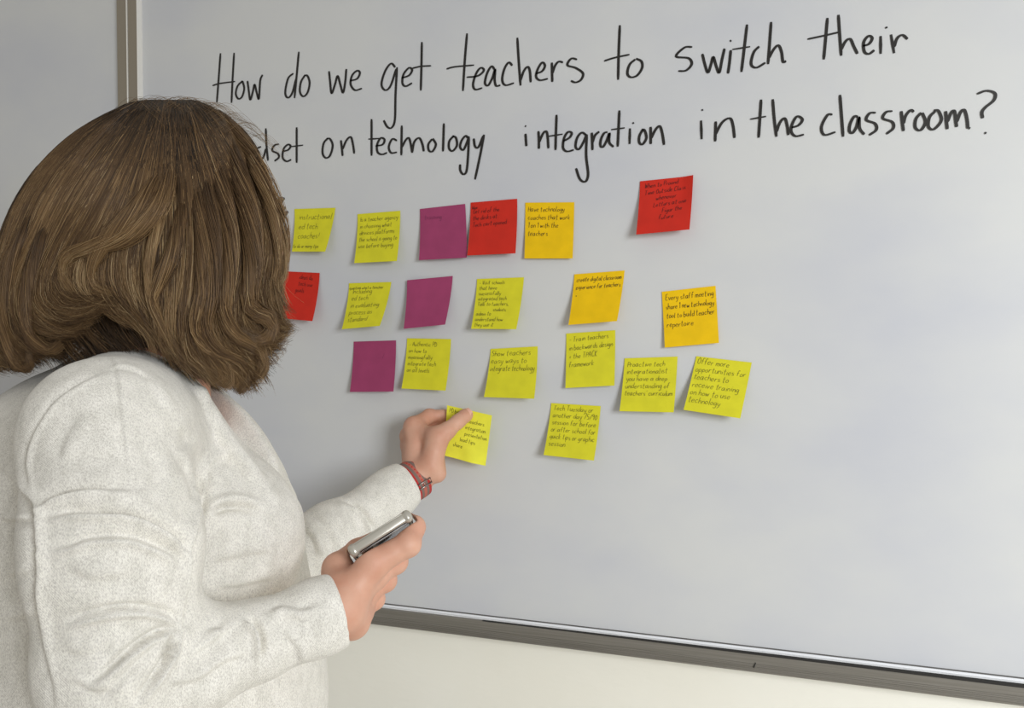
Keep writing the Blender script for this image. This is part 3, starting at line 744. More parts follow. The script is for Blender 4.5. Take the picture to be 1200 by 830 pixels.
C1 = L(397, 714.5, .7395); C2 = W2 + (F2 - W2) * .115
a1 = (W1 - F1b) / np.linalg.norm(W1 - F1b); a2 = (W2 - F2) / np.linalg.norm(W2 - F2)
COLLAR = [L(150, 438, .845), L(192, 436, .815), L(232, 462, .80), L(257, 505, .805), L(293, 553, .80), L(329, 608, .80)]
COLLAR2 = [L(150, 438, .925), L(195, 440, .94), L(245, 470, .95), L(280, 520, .95), L(310, 572, .94), L(335, 615, .92)]
def sweater(p):
    d = sd_ell(p, L(163, 625, .885), [.152, .174, .170])
    d = smin(d, sd_ell(p, L(112, 572, .89), [.125, .15, .13]), .03)
    yoke = sd_cone(p, L(130, 518, .715), L(180, 518, 1.04), .064, .064)
    d = smin(d, yoke, .05)
    d = smin(d, sd_cone(p, L(165, 470, .875), L(135, 505, .735), .058, .056), .035)
    d = smin(d, sd_cone(p, L(165, 470, .885), L(180, 505, 1.02), .058, .056), .035)
    d = smin(d, sd_ell(p, L(262, 628, .822), [.078, .068, .074]), .035)
    d = smin(d, sd_ell(p, L(262, 628, .94), [.078, .070, .074]), .035)
    d = smin(d, sd_ell(p, L(187, 790, .88), [.168, .182, .165]), .05)
    d = smin(d, sd_ell(p, L(182, 930, .88), [.172, .195, .16]), .05)
    d = smax(d, (ORG[2] + .80) - p[:, 2], .006)
    # right sleeve
    s = cones(p, [(L(124, 512, .705), .066), (M1_, .0605), (E1 + [.002, 0, 0], .0575)], None, .03)
    s = smin(s, cones(p, [(E1 + [.0, 0, 0], .054), (F1a, .043), (F1b, .0300), (C1 - a1 * .02, .0285), (C1 + a1 * .03, .0285)], None, .02), .022)
    s = smax(s, (p - C1.astype(np.float32)) @ a1.astype(np.float32), .002)
    s = smax(s, -sd_cone(p, C1 - a1 * .05, C1 + a1 * .05, .0262, .0262), .001)
    zA = np.float32(L(230, 545, .75)[2]); g_ = np.clip((zA - p[:, 2]) / .05, 0, 1)
    d = np.where(g_ > 0, np.maximum(d, .0075 * g_ - s), d)          # the sleeve hangs clear of the trunk
    d = smin(d, s, .004 - .003 * g_)
    t = cones(p, [(S2, .064), (E2, .050), (F2, .0375), (C2 - a2 * .03, .0325), (C2 + a2 * .03, .0312)], None, .025)
    t = smax(t, (p - C2.astype(np.float32)) @ a2.astype(np.float32), .002)
    t = smax(t, -sd_cone(p, C2 - a2 * .05, C2 + a2 * .05, .0288, .0284), .001)
    d = smin(d, t, .02)
    # V neck opening and its ribbed band
    hole = sd_cone(p, NK + np.array([.015, 0, .16]), NK + np.array([.018, 0, -.01]), .076, .056)
    hole = smin(hole, sd_cone(p, NK + np.array([.045, 0, .05]), L(322, 556, .875), .050, .018), .02)
    d = smax(d, -hole, .008)
    for ch in (COLLAR, COLLAR2):
        d = smin(d, cones(p, [(q, .0085) for q in ch], None, .004), .006)
    return d
v, f = surface(sweater, *bounds([S1, S2, E1, E2, C1, C2, [ORG[0] - .2, ORG[1] - .21, .78], [ORG[0] + .2, ORG[1] + .21, 1.4]], .085), .0018)
v = relax(v, f, 5)
# folds pressed into the cloth: (photo polyline, depth range, depth in mm (+ sunk, - raised), half width in px)
FOLDS = [
 ([(214, 737), (195, 739), (170, 751), (150, 765), (128, 784), (104, 802)], (.5, .76), 8, 2.6, 1), ([(208, 736), (201, 762), (187, 787), (170, 811)], (.5, .76), 7, 2.6, 1), ([(198, 738), (200, 756), (199, 773)], (.5, .76), 8, 1.8, 1),
 ([(42, 598), (70, 580), (100, 573), (135, 572)], (.5, .78), 5, 2.4, -1), ([(90, 600), (155, 604), (197, 624), (218, 645)], (.5, .76), 5, 2.4, -1), ([(296, 730), (306, 750), (305, 772)], (.5, .78), 6, 2.0, -1),
 ([(250, 601), (265, 593), (285, 593)], (.6, .86), 5, 2.2, 1), ([(244, 520), (241, 555), (237, 590), (226, 640), (220, 690), (216, 726)], (.5, .86), 7, 2.6, -1), ([(110, 718), (150, 712), (185, 716)], (.5, .76), 4, 2.2, -1), ([(404, 588), (422, 598), (433, 612), (437, 624)], (1.0, 1.3), 7, 2.6, -1),
 ([(38, 594), (60, 582), (93, 573), (130, 571), (160, 573)], (.5, .78), 6, 6, -1), ([(52, 606), (78, 600), (104, 599), (155, 603), (197, 622), (215, 640), (224, 658)], (.5, .76), 9, 5, -1),
 ([(50, 645), (80, 638), (104, 630), (140, 628), (166, 633), (200, 648), (220, 670)], (.5, .76), 7.5, 4.5, -1), ([(70, 735), (100, 722), (150, 713), (190, 718), (215, 732)], (.5, .76), 8, 4, -1),
 ([(214, 738), (195, 740), (170, 752), (150, 766), (128, 785), (100, 806)], (.5, .76), 7, 5, 1), ([(205, 740), (200, 765), (186, 788), (168, 812), (155, 828)], (.5, .76), 5, 4.5, 1),
 ([(200, 738), (201, 755), (199, 774)], (.5, .76), 4, 2.6, 1), ([(190, 745), (172, 768), (140, 800), (120, 822)], (.5, .76), 3, 4, 1), ([(246, 512), (243, 545), (240, 575), (234, 605), (226, 640), (220, 690), (217, 728)], (.5, .86), 6, 4.5, -1),
 ([(205, 530), (222, 555), (232, 580), (236, 605)], (.5, .84), 5, 5, 1), ([(236, 560), (248, 548), (258, 540), (272, 533)], (.6, .86), 4.0, 5, 1), ([(246, 603), (262, 593), (282, 592), (310, 602)], (.6, .86), 8, 5, 1), ([(236, 490), (222, 515), (205, 530)], (.6, .82), 2, 6, 1),
 ([(285, 722), (300, 735), (306, 752), (304, 778)], (.5, .78), 10, 3.5, -1), ([(312, 716), (330, 708), (352, 712), (375, 706)], (.5, .8), 3.4, 5, -1), ([(225, 772), (255, 752), (278, 733)], (.5, .78), 4, 5, 1), ([(330, 742), (345, 760), (350, 780)], (.5, .8), 2.6, 5, 1),
 ([(235, 800), (262, 780), (290, 770)], (.5, .78), 3.4, 5, 1), ([(195, 805), (225, 802), (255, 790)], (.5, .78), 3.0, 6, 1), ([(240, 742), (250, 735), (262, 738)], (.5, .78), 3, 4, -1), ([(318, 735), (335, 728), (360, 730)], (.5, .8), 2.4, 6, 1),
 ([(2, 552), (14, 565), (27, 582), (39, 598), (41, 640), (42, 700), (50, 760), (62, 828)], (.5, .85), 8, 5, 1), ([(0, 612), (20, 613), (38, 610)], (.5, .9), 5, 4, 1), ([(5, 680), (25, 676), (38, 670)], (.5, .9), 3, 6, 1), ([(5, 730), (25, 728), (42, 722)], (.5, .9), 3, 6, 1),
 ([(123, 412), (135, 433), (142, 498), (150, 560)], (.5, .84), 2.0, 2.2, 1), ([(126, 433), (150, 432), (180, 447)], (.5, .84), 1.8, 2.2, 1), ([(39, 590), (31, 560), (30, 535), (36, 512), (50, 488), (67, 467), (98, 446), (126, 433)], (.5, .88), 3.6, 3.0, -1),
 ([(197, 493), (223, 519), (236, 550)], (.5, .8), 3.4, 7, 1), ([(95, 480), (75, 510), (65, 545)], (.5, .8), 2.4, 9, 1), ([(175, 445), (190, 475), (215, 500)], (.5, .84), 2, 6, 1), ([(70, 545), (100, 535), (140, 540)], (.5, .8), 2, 8, 1), ([(165, 520), (185, 545), (195, 580)], (.5, .8), 2.4, 8, 1),
 ([(402, 586), (420, 595), (431, 609), (437, 626)], (1.0, 1.3), 6, 2.6, -1), ([(356, 600), (372, 612), (384, 635), (388, 660)], (1.0, 1.3), 5, 5, -1), ([(352, 618), (365, 635), (370, 655)], (1.0, 1.3), 4, 5, 1), ([(388, 592), (400, 610), (404, 632)], (1.0, 1.3), 3, 5, 1),
 ([(245, 664), (280, 656), (325, 648)], (.6, .9), 3.4, 8, 1), ([(250, 694), (285, 690), (330, 680)], (.6, .9), 3.4, 7, 1), ([(310, 610), (325, 640), (330, 670)], (.6, .9), 2.4, 9, -1),
 ([(75, 670), (110, 682), (160, 678)], (.5, .76), 2.4, 8, 1), ([(70, 765), (100, 770), (135, 755)], (.5, .76), 3, 8, 1), ([(80, 800), (110, 812), (140, 812)], (.5, .76), 3, 6, 1)]
for it in range(1):
    nrm = vnormals(v, f)
    X, Y, D = project_local(v)
    cdir = to_local(np.array([[0, -CAM_D, CAM_H]])) - v
    facing = np.clip((nrm * cdir).sum(1) / np.linalg.norm(cdir, axis=1), 0, 1)
    disp = np.zeros(len(v))
    for pl, (d0, d1), amp, wpx, sg in FOLDS:
        pl = np.array(catmull(pl, 5)); best = np.full(len(v), 1e9); tt = np.zeros(len(v))
        m_ = (D > d0) & (D < d1) & (X > pl[:, 0].min() - 40) & (X < pl[:, 0].max() + 40) & (Y > pl[:, 1].min() - 40) & (Y < pl[:, 1].max() + 40)
        ii = np.where(m_)[0]
        if not len(ii): continue
        Q = np.stack([X[ii], Y[ii]], 1); bb = np.full(len(ii), 1e9); tl_ = np.zeros(len(ii)); sd_ = np.zeros(len(ii))
        for k in range(len(pl) - 1):
            a, b_ = pl[k], pl[k + 1]; e = b_ - a
            t = np.clip(((Q - a) @ e) / (e @ e + 1e-9), 0, 1); dd = np.linalg.norm(Q - a - t[:, None] * e, axis=1)
            cr = -(e[0] * (Q[:, 1] - a[1]) - e[1] * (Q[:, 0] - a[0])) / (np.linalg.norm(e) + 1e-9)
            u_ = dd < bb; bb[u_] = dd[u_]; sd_[u_] = np.sign(cr[u_]) * dd[u_]; tl_[u_] = (k + t[u_]) / (len(pl) - 1)
        end = np.clip(np.minimum(tl_, 1 - tl_) / .22, 0.15, 1)
        q_ = sd_ * sg / wpx
        prof = np.where(q_ < 0, -.75 * np.exp(-(q_ / 1.5) ** 2), 0) + np.where(q_ >= 0, -.75 * np.exp(-(q_ / .55) ** 2) + .55 * np.exp(-((q_ - 1.5) / 1.1) ** 2), .55 * np.exp(-(1.5 / 1.1) ** 2) * np.exp(-(q_ / .6) ** 2))
        disp[ii] += prof * amp * 1e-3 * end * np.minimum(1, facing[ii] * 3)
    # soft lumps of loose cloth
    s1 = np.sin(v[:, 0] * 61 + 2 * np.sin(v[:, 2] * 43)) * np.sin(v[:, 2] * 71 + 1.5 * np.sin(v[:, 1] * 37)) * np.sin(v[:, 1] * 53 + 1)
    v = v + nrm * (disp + s1 * .0012)[:, None]
v = relax(v, f, 1, .25)
sweater_o = mesh_obj('sweater', v - ORG, f, m_knit, person, True)
sweater_o['label'] = 'light heather grey knit sweater with ribbed neck band'

# trousers and shoes
m_jean = new_mat('navy_trousers', hexlin(44, 50, 68), 0.9); noise_colour(m_jean, hexlin(38, 44, 60), hexlin(54, 60, 80), 240, 2)
def trousers(p):
    d = sd_ell(p, np.array([ORG[0], ORG[1], hipz]), [.152, .178, .13])
    for s in (-1, 1):
        hp, kn, an = [np.array([ORG[0] + dx, ORG[1] + s * w, z]) for dx, w, z in ((0, .09, .84), (.01, .10, .47), (-.02, .10, .07))]
        d = smin(d, cones(p, [(hp, .094), (kn, .068), (an, .055)]), .02)
    return smax(d, .06 - p[:, 2], .004)
v, f = surface(trousers, ORG + [-.22, -.24, .02], ORG + [.22, .24, 1.06], .008)
mesh_obj('trousers', relax(v, f, 1) - ORG, f, m_jean, person, True)
m_shoe = new_mat('black_leather_shoe', hexlin(32, 30, 30), 0.4)
for s in (-1, 1):
    an = np.array([ORG[0] - .02, ORG[1] + s * .10, .09])
    v, f = surface(lambda p: smax(smin(sd_cone(p, an + np.array([-.02, 0, -.04]), an + np.array([.15, s * .015, -.06]), .046, .036), sd_cone(p, an, an + np.array([0, 0, -.03]), .045, .045), .02), -p[:, 2], .004),
                   an + [-.1, -.08, -.1], an + [.23, .09, .06], .005)
    mesh_obj('shoe', relax(v, f, 1) - ORG, f, m_shoe, person, True)

# glasses: frame front, lenses and arms that run back under the hair
m_gl = new_mat('dark_brown_glasses', hexlin(48, 36, 32), 0.3)
gb = MB(); o = lambda x, y, z: hp_(x, y, z) - ORG
for s in (-1, 1):
    gb.tube([o(.112 - .006 * abs(math.cos(a)), s * .033 + .026 * math.cos(a), -.004 + .018 * math.sin(a)) for a in np.linspace(0, 2 * math.pi, 24, endpoint=False)], .0017, 6, closed=True)
gb.tube([o(.112, -.008, .002), o(.115, 0, .005), o(.112, .008, .002)], .0017, 6)
glasses = gb.build('glasses', m_gl, person, True)
for s in (-1, 1):
    tb = MB(); tb.tube([o(.106, s * .059, .004), o(.100, s * .067, .006), o(.05, s * .070, .004), o(-.01, s * .072, .0), o(-.025, s * .074, -.02)], .0026, 6)
    tb.build('temple_arm', m_gl, glasses, True)

# ------------------------------------------------------------------ wrist band
m_b1, m_b2, m_b3 = new_mat('grey_woven_band', hexlin(128, 108, 100), .85), new_mat('red_woven_edge', hexlin(190, 52, 48), .85), new_mat('coral_woven_stripe', hexlin(188, 104, 88), .85)
m_buck = new_mat('steel_buckle', hexlin(170, 160, 155), .3, .9)
wc = W2 + (W2 - F2) * .02 - a2 * .002
wc = lb(483.5, 563.5, .080)
up = np.array([0, 0, 1.0]); e1 = up - a2 * up.dot(a2); e1 /= np.linalg.norm(e1); e2 = np.cross(a2, e1)
cols = [(-1, 1), (-.62, 1), (-.60, 0), (-.22, 0), (-.20, 2), (.20, 2), (.22, 0), (.60, 0), (.62, 1), (1, 1)]
nA = 64; bv, bf, bm_ = [], [], []
HW, RB = .0108, .0282
for i in range(nA):
    a = 2 * math.pi * i / nA; rad = e1 * math.cos(a) * .98 + e2 * math.sin(a)
    for lay in (0, .0016):
        for w_, m_ in cols: bv.append(wc + a2 * w_ * HW + rad * (RB + lay + .0004 * (1 - w_ * w_)) - ORG)
K = len(cols)
for i in range(nA):
    j = (i + 1) % nA; A0, B0 = i * 2 * K, j * 2 * K
    for c in range(K - 1):
        bf += [(A0 + c, A0 + c + 1, B0 + c + 1, B0 + c), (A0 + K + c, B0 + K + c, B0 + K + c + 1, A0 + K + c + 1)]
        bm_ += [cols[c][1]] * 2
    bf += [(A0, B0, B0 + K, A0 + K), (A0 + K - 1, A0 + 2 * K - 1, B0 + 2 * K - 1, B0 + K - 1)]; bm_ += [1, 1]
band = mesh_obj('wrist_band', bv, bf, [m_b1, m_b2, m_b3], person, True, bm_)
band['label'] = 'grey and red woven watch band'
camL = to_local(np.array([0, -CAM_D, CAM_H]))
tc_ = camL - wc; tc_ -= a2 * tc_.dot(a2); tc_ /= np.linalg.norm(tc_)
ang0 = math.atan2(tc_.dot(e2), tc_.dot(e1))
def bandp(a, w_, r=.0): return wc + a2 * w_ * HW + (e1 * math.cos(a) * .98 + e2 * math.sin(a)) * (RB + .0022 + r) - ORG
sgn = 1 if (bandp(ang0 + .3, 0)[0] + 0 > bandp(ang0, 0)[0]) else -1
hb = MB()
for k in range(7):
    c = bandp(ang0 + sgn * (-1.0 + k * .2), 0, -.0002)
    rad = (c + ORG - wc); rad /= np.linalg.norm(rad); tan = np.cross(a2, rad)
    ring = [c + (a2 * math.cos(q) + tan * math.sin(q)) * .0011 for q in np.linspace(0, 2 * math.pi, 8, endpoint=False)]
    hb.add(ring + [q + rad * .0004 for q in ring], [tuple(range(8)), tuple(range(8, 16))] + [(q, (q + 1) % 8, 8 + (q + 1) % 8, 8 + q) for q in range(8)])
hb.build('band_holes', m_b2, band)
bk = MB(); aB = ang0 + sgn * .42
bk.tube([bandp(aB - sgn * .10, -1.12, .001), bandp(aB + sgn * .13, -1.12, .001), bandp(aB + sgn * .13, 1.12, .001), bandp(aB - sgn * .10, 1.12, .001)], .0012, 8, closed=True)
bk.tube([bandp(aB - sgn * .10, 0, .0012), bandp(aB + sgn * .13, 0, .0016)], .0008, 6)
bk.build('buckle', m_buck, band, True)

# ------------------------------------------------------------------ phone in a clear case
def phone_pts(x0, x1, n0, n1, l0, l1, bev, mbx, m=0):
    t = MB(); t.box((x0, n0, l0), (x1, n1, l1), 0, bev)
    mbx.add([mid + Ex * q[0] + Nn * q[1] + Lz * q[2] for q in t.v], t.f, m)
m_sil = new_mat('silver_aluminium', hexlin(205, 203, 200), .28, .85)
m_case = new_mat('frosted_silver_bumper_case', hexlin(188, 184, 174), .3, .45, .6)
m_scr = new_mat('black_glass_screen', hexlin(18, 18, 20), .08); m_bez = new_mat('white_bezel', hexlin(232, 231, 229), .25)
porg = to_world(mid)
def phone_build(mbx, name, mat, parent, smooth=False):
    vv = to_world(np.array(mbx.v)) - porg
    o = mesh_obj(name, vv, mbx.f, mat, parent, smooth, mbx.m)
    if parent is None: o.location = porg
    return o
pb = MB(); phone_pts(-.0285, .0285, -.0034, .0034, .002, .121, .003, pb)
phone = phone_build(pb, 'phone', m_sil, None, True)
tag(phone, 'silver phone in a clear bumper case gripped in the lowered hand', 'phone')
pb = MB(); phone_pts(-.0265, .0265, -.0043, -.0034, .010, .018, .0002, pb); phone_build(pb, 'bezel', m_bez, phone)
pb = MB(); phone_pts(-.0265, .0265, -.0041, -.0034, .004, .119, .0001, pb); phone_build(pb, 'screen', m_scr, phone)
pb = MB()
phone_pts(-.0305, .0305, .0036, .0050, .000, .123, .0005, pb)
for s in (-1, 1):
    phone_pts(min(s * .0288, s * .0308), max(s * .0288, s * .0308), -.0050, .0050, .001, .123, .0009, pb)
    phone_pts(min(s * .0225, s * .0318), max(s * .0225, s * .0318), -.0060, .0060, -.0022, .009, .0045, pb)
phone_pts(-.0270, .0270, -.0040, .0044, -.0010, .0042, .0022, pb)
phone_build(pb, 'clear_case', m_case, phone, True)
# ------------------------------------------------------------------ hair
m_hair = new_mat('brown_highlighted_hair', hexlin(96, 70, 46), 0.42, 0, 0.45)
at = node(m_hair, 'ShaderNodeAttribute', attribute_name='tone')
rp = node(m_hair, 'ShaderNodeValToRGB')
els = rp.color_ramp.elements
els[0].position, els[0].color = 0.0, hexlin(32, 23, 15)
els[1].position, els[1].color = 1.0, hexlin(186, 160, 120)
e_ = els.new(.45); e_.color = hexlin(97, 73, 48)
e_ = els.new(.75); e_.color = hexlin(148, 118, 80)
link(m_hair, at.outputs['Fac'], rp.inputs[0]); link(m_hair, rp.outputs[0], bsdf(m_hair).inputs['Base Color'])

HD = .862
GU = [  # strand guides, root to tip, over the near side of the head (photo points)
 [(222, 118), (262, 130), (296, 158), (318, 200), (330, 245), (337, 290), (330, 325), (318, 345)],
 [(217, 117), (255, 136), (288, 180), (306, 235), (316, 285), (312, 325), (312, 352), (326, 378), (338, 384)],
 [(212, 117), (244, 144), (274, 200), (290, 260), (293, 315), (286, 355), (296, 388), (320, 396), (340, 384)],
 [(208, 117), (233, 150), (256, 210), (267, 270), (264, 325), (262, 370), (276, 408), (300, 425), (308, 446)],
 [(205, 117), (222, 155), (238, 215), (245, 280), (242, 335), (238, 380), (252, 418), (282, 440), (293, 460)],
 [(202, 117), (211, 160), (220, 220), (224, 285), (220, 340), (216, 388), (226, 422), (250, 440), (262, 455)],
 [(198, 117), (201, 165), (204, 230), (205, 295), (203, 345), (200, 385), (206, 412), (222, 430), (238, 446)],
 [(194, 117), (189, 170), (183, 230), (178, 290), (178, 335), (182, 370), (190, 395), (205, 418)],
 [(189, 117), (173, 165), (156, 220), (140, 270), (130, 305), (132, 335), (152, 362), (176, 392), (186, 412)],
 [(184, 117), (156, 160), (128, 215), (102, 262), (80, 298), (70, 325), (82, 346), (108, 350), (132, 342)],
 [(178, 117), (140, 155), (104, 207), (74, 258), (52, 304), (44, 340), (58, 368), (92, 376), (122, 362)],
 [(172, 118), (122, 150), (80, 198), (50, 248), (28, 302), (18, 350), (30, 390), (60, 412), (78, 408)],
 [(166, 119), (106, 148), (62, 190), (30, 238), (8, 295), (-10, 350), (-6, 398), (14, 424), (34, 426)],
 [(160, 121), (96, 148), (46, 192), (14, 242), (-6, 298), (-26, 352), (-34, 402), (-14, 430), (6, 436)]]
KS = 22
def resample(pl, k):
    q = np.array(catmull(pl, 10)); s = np.r_[0, np.cumsum(np.linalg.norm(np.diff(q, axis=0), axis=1))]
    t = np.linspace(0, s[-1], k)
    return np.stack([np.interp(t, s, q[:, 0]), np.interp(t, s, q[:, 1])], 1)
GI = [list(g) for g in GU]                                 # the layer underneath hangs straighter and longer
GI[8] = [(189, 117), (173, 165), (156, 220), (142, 275), (140, 320), (150, 355), (166, 385), (180, 404)]
GI[9] = [(184, 117), (156, 160), (128, 215), (103, 268), (92, 312), (98, 350), (118, 388), (150, 420)]
GI[10] = [(178, 117), (140, 155), (104, 207), (76, 258), (60, 308), (58, 352), (72, 394), (100, 426)]
GI[11] = [(172, 118), (122, 150), (80, 198), (50, 248), (32, 302), (28, 350), (38, 396), (62, 428)]
GO = np.array([resample(g, KS) for g in GU])               # guides x KS x 2
YS = np.array([108, 116, 128, 150, 190, 240, 300, 360, 410, 450, 480.])
XA = np.array([190, 150, 118, 84, 46, 14, -8, -26, -38, -30, -20.])      # back outline
XB = np.array([192, 222, 258, 292, 322, 338, 342, 344, 344, 330, 320.])  # front outline
BW = np.array([.006, .030, .052, .070, .088, .098, .101, .102, .100, .092, .085])
GIN = np.array([resample(g, KS) for g in GI])
GR = GO
def hull_c(x, y):
    a, b_, w_ = np.interp(y, YS, XA), np.interp(y, YS, XB), np.interp(y, YS, BW)
    u = np.clip((x - (a + b_) / 2) / ((b_ - a) / 2 + 1e-6), -1, 1)
    c = w_ * np.sqrt(np.maximum(0, 1 - np.abs(u) ** 2.3))
    front = np.clip((x - 262) / 40, 0, 1) * np.clip((y - 140) / 50, 0, 1)
    return np.maximum(c, front * .070)

def make_strands(N, side, layer_max, t_rng, width, clumps, wild=1.0, s0max=0.0, lenr=(.86, 1.0), tone0=0.0, GR=GO, lay0=0.0):
    ct = rng.uniform(*t_rng, clumps)
    cid = rng.integers(0, clumps, N)
    t = np.clip(ct[cid] + rng.normal(0, .22, N), 0, len(GR) - 1.001)
    def path(tt):
        i = np.floor(tt).astype(int); fr = (tt - i)[:, None, None]
        return GR[i] * (1 - fr) + GR[np.minimum(i + 1, len(GR) - 1)] * fr
    P, PC = path(t), path(np.clip(ct[cid], 0, len(GR) - 1.001))
    s = np.linspace(0, 1, KS)[None, :]
    pull = (.20 + .66 * s ** 1.3)[..., None]
    P = P * (1 - pull) + PC * pull
    ph = rng.uniform(0, 6.28, (clumps, 4)); am = rng.uniform(.3, 1.0, (clumps, 2))
    ph_, am_ = ph[cid], am[cid]
    sh = rng.normal(0, .25, N)[:, None]
    wave = lambda f_, p_: np.sin(f_ * s * 6.28 + p_ + sh)
    grow = np.clip((s - .25) / .75, 0, 1) ** 1.3
    dx = am_[:, :1] * 11 * grow * wave(1.1, ph_[:, :1]) + am_[:, 1:] * 6.0 * grow ** 2 * wave(2.9, ph_[:, 1:2])
    dy = am_[:, :1] * 7 * grow * wave(1.7, ph_[:, 2:3])
    n1_, n2_ = rng.normal(0, 1, (N, 2)), rng.normal(0, 1, (N, 2))
    r1, r2 = rng.uniform(0, 6.28, (N, 1)), rng.uniform(0, 6.28, (N, 1))
    dx = dx + wild * (n1_[:, :1] * 1.8 * grow + n1_[:, 1:] * 1.3 * np.sin(s * 9 + r1) * grow + n1_[:, 1:] * 1.6 * grow ** 4)
    dy = dy + wild * (n2_[:, :1] * 2.0 * grow + n2_[:, 1:] * 1.6 * grow ** 4 + 1.0 * np.sin(s * 8 + r2) * grow)
    lay = rng.uniform(layer_max * lay0, layer_max, N)[:, None]
    dyl = lay * 40 * np.clip(1 - s * 3, 0, 1)             # inner strands start lower on the scalp
    X, Y = P[..., 0] + dx, P[..., 1] + dy + dyl
    c = hull_c(X, Y) * (1 - .42 * lay) + am_[:, :1] * .006 * grow * np.sin(2.1 * s * 6.28 + ph_[:, 3:4]) + rng.normal(0, .0022, (N, 1)) * wild * grow
    c = c + .006 * np.clip(.12 - s, 0, 1) / .12 * rng.uniform(-1, 1, (N, 1))
    X = X + (1 - np.clip(s * 6, 0, 1)) * rng.normal(0, 5, (N, 1))
    depth = HD - side * c
    if side < 0: X = X - 7 * np.clip((X - 200) / 100, 0, 1) + 7 * np.clip((200 - X) / 150, 0, 1); Y = Y + 3
    x3 = (X - CX) / FPX * depth; yd = (Y - CY) / FPX * depth
    pts = np.stack([x3, depth * cp_ - yd * sp_, CAM_H - depth * sp_ - yd * cp_], -1)
    # trim the length, resample along s
    e = rng.uniform(lenr[0], lenr[1], N); b0 = rng.uniform(0, s0max, N) if s0max else np.zeros(N)
    q = (b0[:, None] + (e - b0)[:, None] * s) * (KS - 1); i0 = np.minimum(np.floor(q).astype(int), KS - 2); fr = (q - i0)[..., None]
    ar = np.arange(N)[:, None]
    pts = pts[ar, i0] * (1 - fr) + pts[ar, i0 + 1] * fr
    ctone = rng.normal(0, .12, clumps)[cid]
    hi = (rng.random(N) < .13) * rng.uniform(.18, .45, N)
    tone = np.clip(.40 + tone0 + ctone + rng.normal(0, .07, N) + hi, 0, 1)[:, None] + np.clip((s - .1) * .22, -.08, .14) - .32 * np.clip(1 - s / .38, 0, 1) - .25 * lay  # deeper layers get a darker tone, shade put into the colour
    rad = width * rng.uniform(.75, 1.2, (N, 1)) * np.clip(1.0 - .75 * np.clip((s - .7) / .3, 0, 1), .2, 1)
    return pts, rad, np.clip(tone, 0, 1)

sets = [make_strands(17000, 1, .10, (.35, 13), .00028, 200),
        make_strands(9000, 1, .9, (.6, 13), .00038, 120, tone0=-.22, GR=GIN, lay0=.35),  # under layer toned down to look shaded
        make_strands(6000, 1, .95, (6, 13), .00040, 90, tone0=-.34, GR=GIN, wild=1.6, s0max=.3, lay0=.5),  # strands towards the nape darkened further, as painted shade in the recess
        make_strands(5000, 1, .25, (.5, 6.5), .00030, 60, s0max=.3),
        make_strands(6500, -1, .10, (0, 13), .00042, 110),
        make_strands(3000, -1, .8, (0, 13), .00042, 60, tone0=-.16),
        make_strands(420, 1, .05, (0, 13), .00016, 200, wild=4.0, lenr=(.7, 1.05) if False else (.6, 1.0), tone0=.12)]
def bundle(path, n, rpx, width, lift=.004, tone0=.0, twist=1.5):
    """one lock of hair along a photo path, strands winding about its axis"""
    pl = resample(path, KS); s = np.linspace(0, 1, KS)[None]
    tg = np.gradient(pl, axis=0); tg /= np.linalg.norm(tg, axis=1, keepdims=True)
    nr = np.stack([-tg[:, 1], tg[:, 0]], 1)
    a = rng.uniform(0, 6.28, (n, 1)) + twist * 3 * s; r = np.sqrt(rng.uniform(0, 1, (n, 1))) * (.45 + .75 * np.sin(np.clip(s * 1.25, 0, 1) * 3.14159) ** .8 * (1 - .3 * s))
    jig = rng.normal(0, .35, (n, 1)) * np.sin(s * 7 + rng.uniform(0, 6, (n, 1)))
    X = pl[None, :, 0] + nr[None, :, 0] * rpx * (r * np.cos(a) + jig * .4); Y = pl[None, :, 1] + nr[None, :, 1] * rpx * (r * np.cos(a) + jig * .4)
    X = X + tg[None, :, 0] * rng.normal(0, 3, (n, 1)); Y = Y + tg[None, :, 1] * rng.normal(0, 3, (n, 1))
    c = np.interp(np.arange(KS), np.arange(KS), hull_c(pl[:, 0], pl[:, 1]))[None] + lift * np.sin(s * 3.14159) - .010 * np.clip(1 - s / .14, 0, 1) + rpx * .00078 * r * np.sin(a)
    depth = HD - c; yd = (Y - CY) / FPX * depth
    pts = np.stack([(X - CX) / FPX * depth, depth * cp_ - yd * sp_, CAM_H - depth * sp_ - yd * cp_], -1)
    rad = width * rng.uniform(.7, 1.2, (n, 1)) * np.clip(1 - .7 * np.clip((s - .75) / .25, 0, 1), .2, 1)
    tone = np.clip(.45 + tone0 + rng.normal(0, .1, (n, 1)) + (rng.random((n, 1)) < .12) * .22 + .1 * s - .15 * np.clip(1 - s / .3, 0, 1), 0, 1)
    return pts, rad, tone
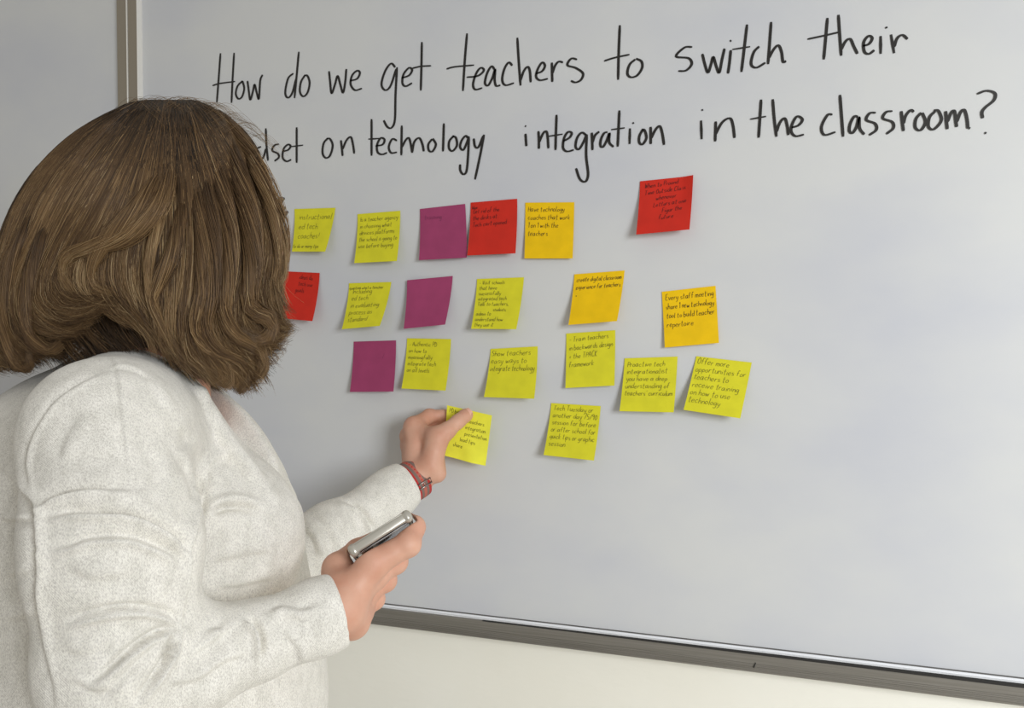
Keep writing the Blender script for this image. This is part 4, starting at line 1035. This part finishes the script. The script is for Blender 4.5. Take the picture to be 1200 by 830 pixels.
sets += [bundle([(268, 170), (290, 240), (297, 300), (292, 345), (296, 364), (312, 371), (321, 384), (314, 397), (296, 399), (278, 388)], 900, 11, .00026, .010),
         bundle([(250, 190), (268, 260), (268, 320), (262, 360), (274, 392), (300, 408), (312, 424), (304, 440)], 500, 9, .00026, .008),
         bundle([(240, 200), (250, 280), (248, 340), (240, 380), (252, 410), (280, 425), (290, 445), (280, 458)], 500, 9, .00026, .008, -.08),
         bundle([(228, 210), (238, 280), (238, 340), (228, 380), (240, 405), (262, 420), (272, 440), (262, 452)], 450, 8, .00026, .007),
         bundle([(205, 190), (188, 240), (150, 275), (108, 290), (80, 300), (72, 320), (84, 342)], 500, 9, .00026, .008, .12),
         bundle([(190, 200), (160, 245), (128, 280), (108, 310), (110, 335), (128, 345)], 400, 9, .00026, .007, .08),
         bundle([(215, 230), (205, 290), (186, 330), (178, 350), (190, 385), (200, 405)], 300, 7, .00026, .009, .05),
         bundle([(195, 230), (176, 300), (174, 340), (182, 372), (180, 392)], 200, 5, .00026, .010, .2),
         bundle([(40, 250), (14, 310), (2, 360), (8, 405), (22, 432), (36, 430), (34, 416)], 400, 8, .00026, .006),
         bundle([(60, 260), (40, 310), (30, 360), (34, 395), (56, 412), (70, 404)], 400, 8, .00026, .006, -.05),
         bundle([(262, 140), (296, 185), (318, 240), (326, 290), (322, 325), (312, 345), (318, 352)], 260, 7, .00024, .004, .1),
         bundle([(290, 170), (320, 225), (334, 275), (334, 320), (322, 338)], 90, 7, .00020, .002, .15)]
for _ in range(60):                                           # stray hairs lifting off the outline
    x0 = rng.uniform(150, 300); y0 = np.interp(x0, [150, 190, 250, 300], [124, 116, 127, 165])
    sets.append(bundle([(x0 - 25, y0 + 12), (x0, y0 - 1 - rng.uniform(0, 5)), (x0 + 18, y0 + rng.uniform(-3, 6)), (x0 + 40, y0 + rng.uniform(12, 30))], 2, 2, .00013, .002, .1))
for _ in range(70):
    x0 = rng.uniform(240, 325)
    y0 = np.interp(x0, [240, 290, 325], [440, 450, 400])
    sets.append(bundle([(x0 - 8, y0 - 35), (x0 + rng.uniform(-4, 6), y0 - 14), (x0 + rng.uniform(0, 16), y0 + rng.uniform(-4, 6)), (x0 + rng.uniform(-8, 10), y0 + rng.uniform(2, 12))], 3, 3, .00015, .004, .05))
VV, FF, TT, off = [], [], [], 0
for pts, rad, tone in sets:
    N = len(pts)
    tan = np.gradient(pts, axis=1); tan /= np.linalg.norm(tan, axis=2, keepdims=True) + 1e-12
    ref = np.zeros_like(tan); ref[..., 1] = 1.0
    u = np.cross(tan, ref); u /= np.linalg.norm(u, axis=2, keepdims=True) + 1e-9; w_ = np.cross(tan, u)
    ring = np.stack([pts + rad[..., None] * (math.cos(a) * u + math.sin(a) * w_) for a in (0, 2.094, 4.189)], 2)   # N,KS,3,3
    VV.append(ring.reshape(-1, 3) - ORG); TT.append(np.repeat(tone.reshape(-1), 3))
    base = (np.arange(N)[:, None, None] * KS + np.arange(KS - 1)[None, :, None]) * 3 + off
    k = np.arange(3)[None, None]; k2 = (k + 1) % 3
    FF.append(np.stack([base + k, base + k2, base + 3 + k2, base + 3 + k], -1).reshape(-1, 4)); off += N * KS * 3
# the mass under the outer strands
def mass(p):
    d = sd_ell(p, L(192, 226, HD), [.098, .064, .070])
    d = smin(d, sd_ell(p, L(128, 300, HD), [.080, .074, .062]), .03)
    d = smin(d, sd_ell(p, L(105, 368, HD), [.056, .062, .028]), .03)
    face = sd_ell(p, HC + np.array([.075, 0, -.05]), [.075, .056, .105])
    return smax(d, -face, .01)
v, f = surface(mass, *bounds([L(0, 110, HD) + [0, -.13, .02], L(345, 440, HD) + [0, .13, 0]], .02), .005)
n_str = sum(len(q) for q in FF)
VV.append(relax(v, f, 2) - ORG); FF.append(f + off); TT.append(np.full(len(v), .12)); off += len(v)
m_under = new_mat('shade_toned_inner_hair', hexlin(44, 32, 22), 0.95, 0, 0.05)  # dark brown stands in for the shade between the strands
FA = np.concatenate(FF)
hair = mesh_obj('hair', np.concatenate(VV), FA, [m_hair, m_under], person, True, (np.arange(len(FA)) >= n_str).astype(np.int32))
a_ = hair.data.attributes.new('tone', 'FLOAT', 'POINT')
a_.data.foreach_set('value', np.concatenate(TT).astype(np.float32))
hair['label'] = 'brown shoulder-length wavy hair with lighter streaks'
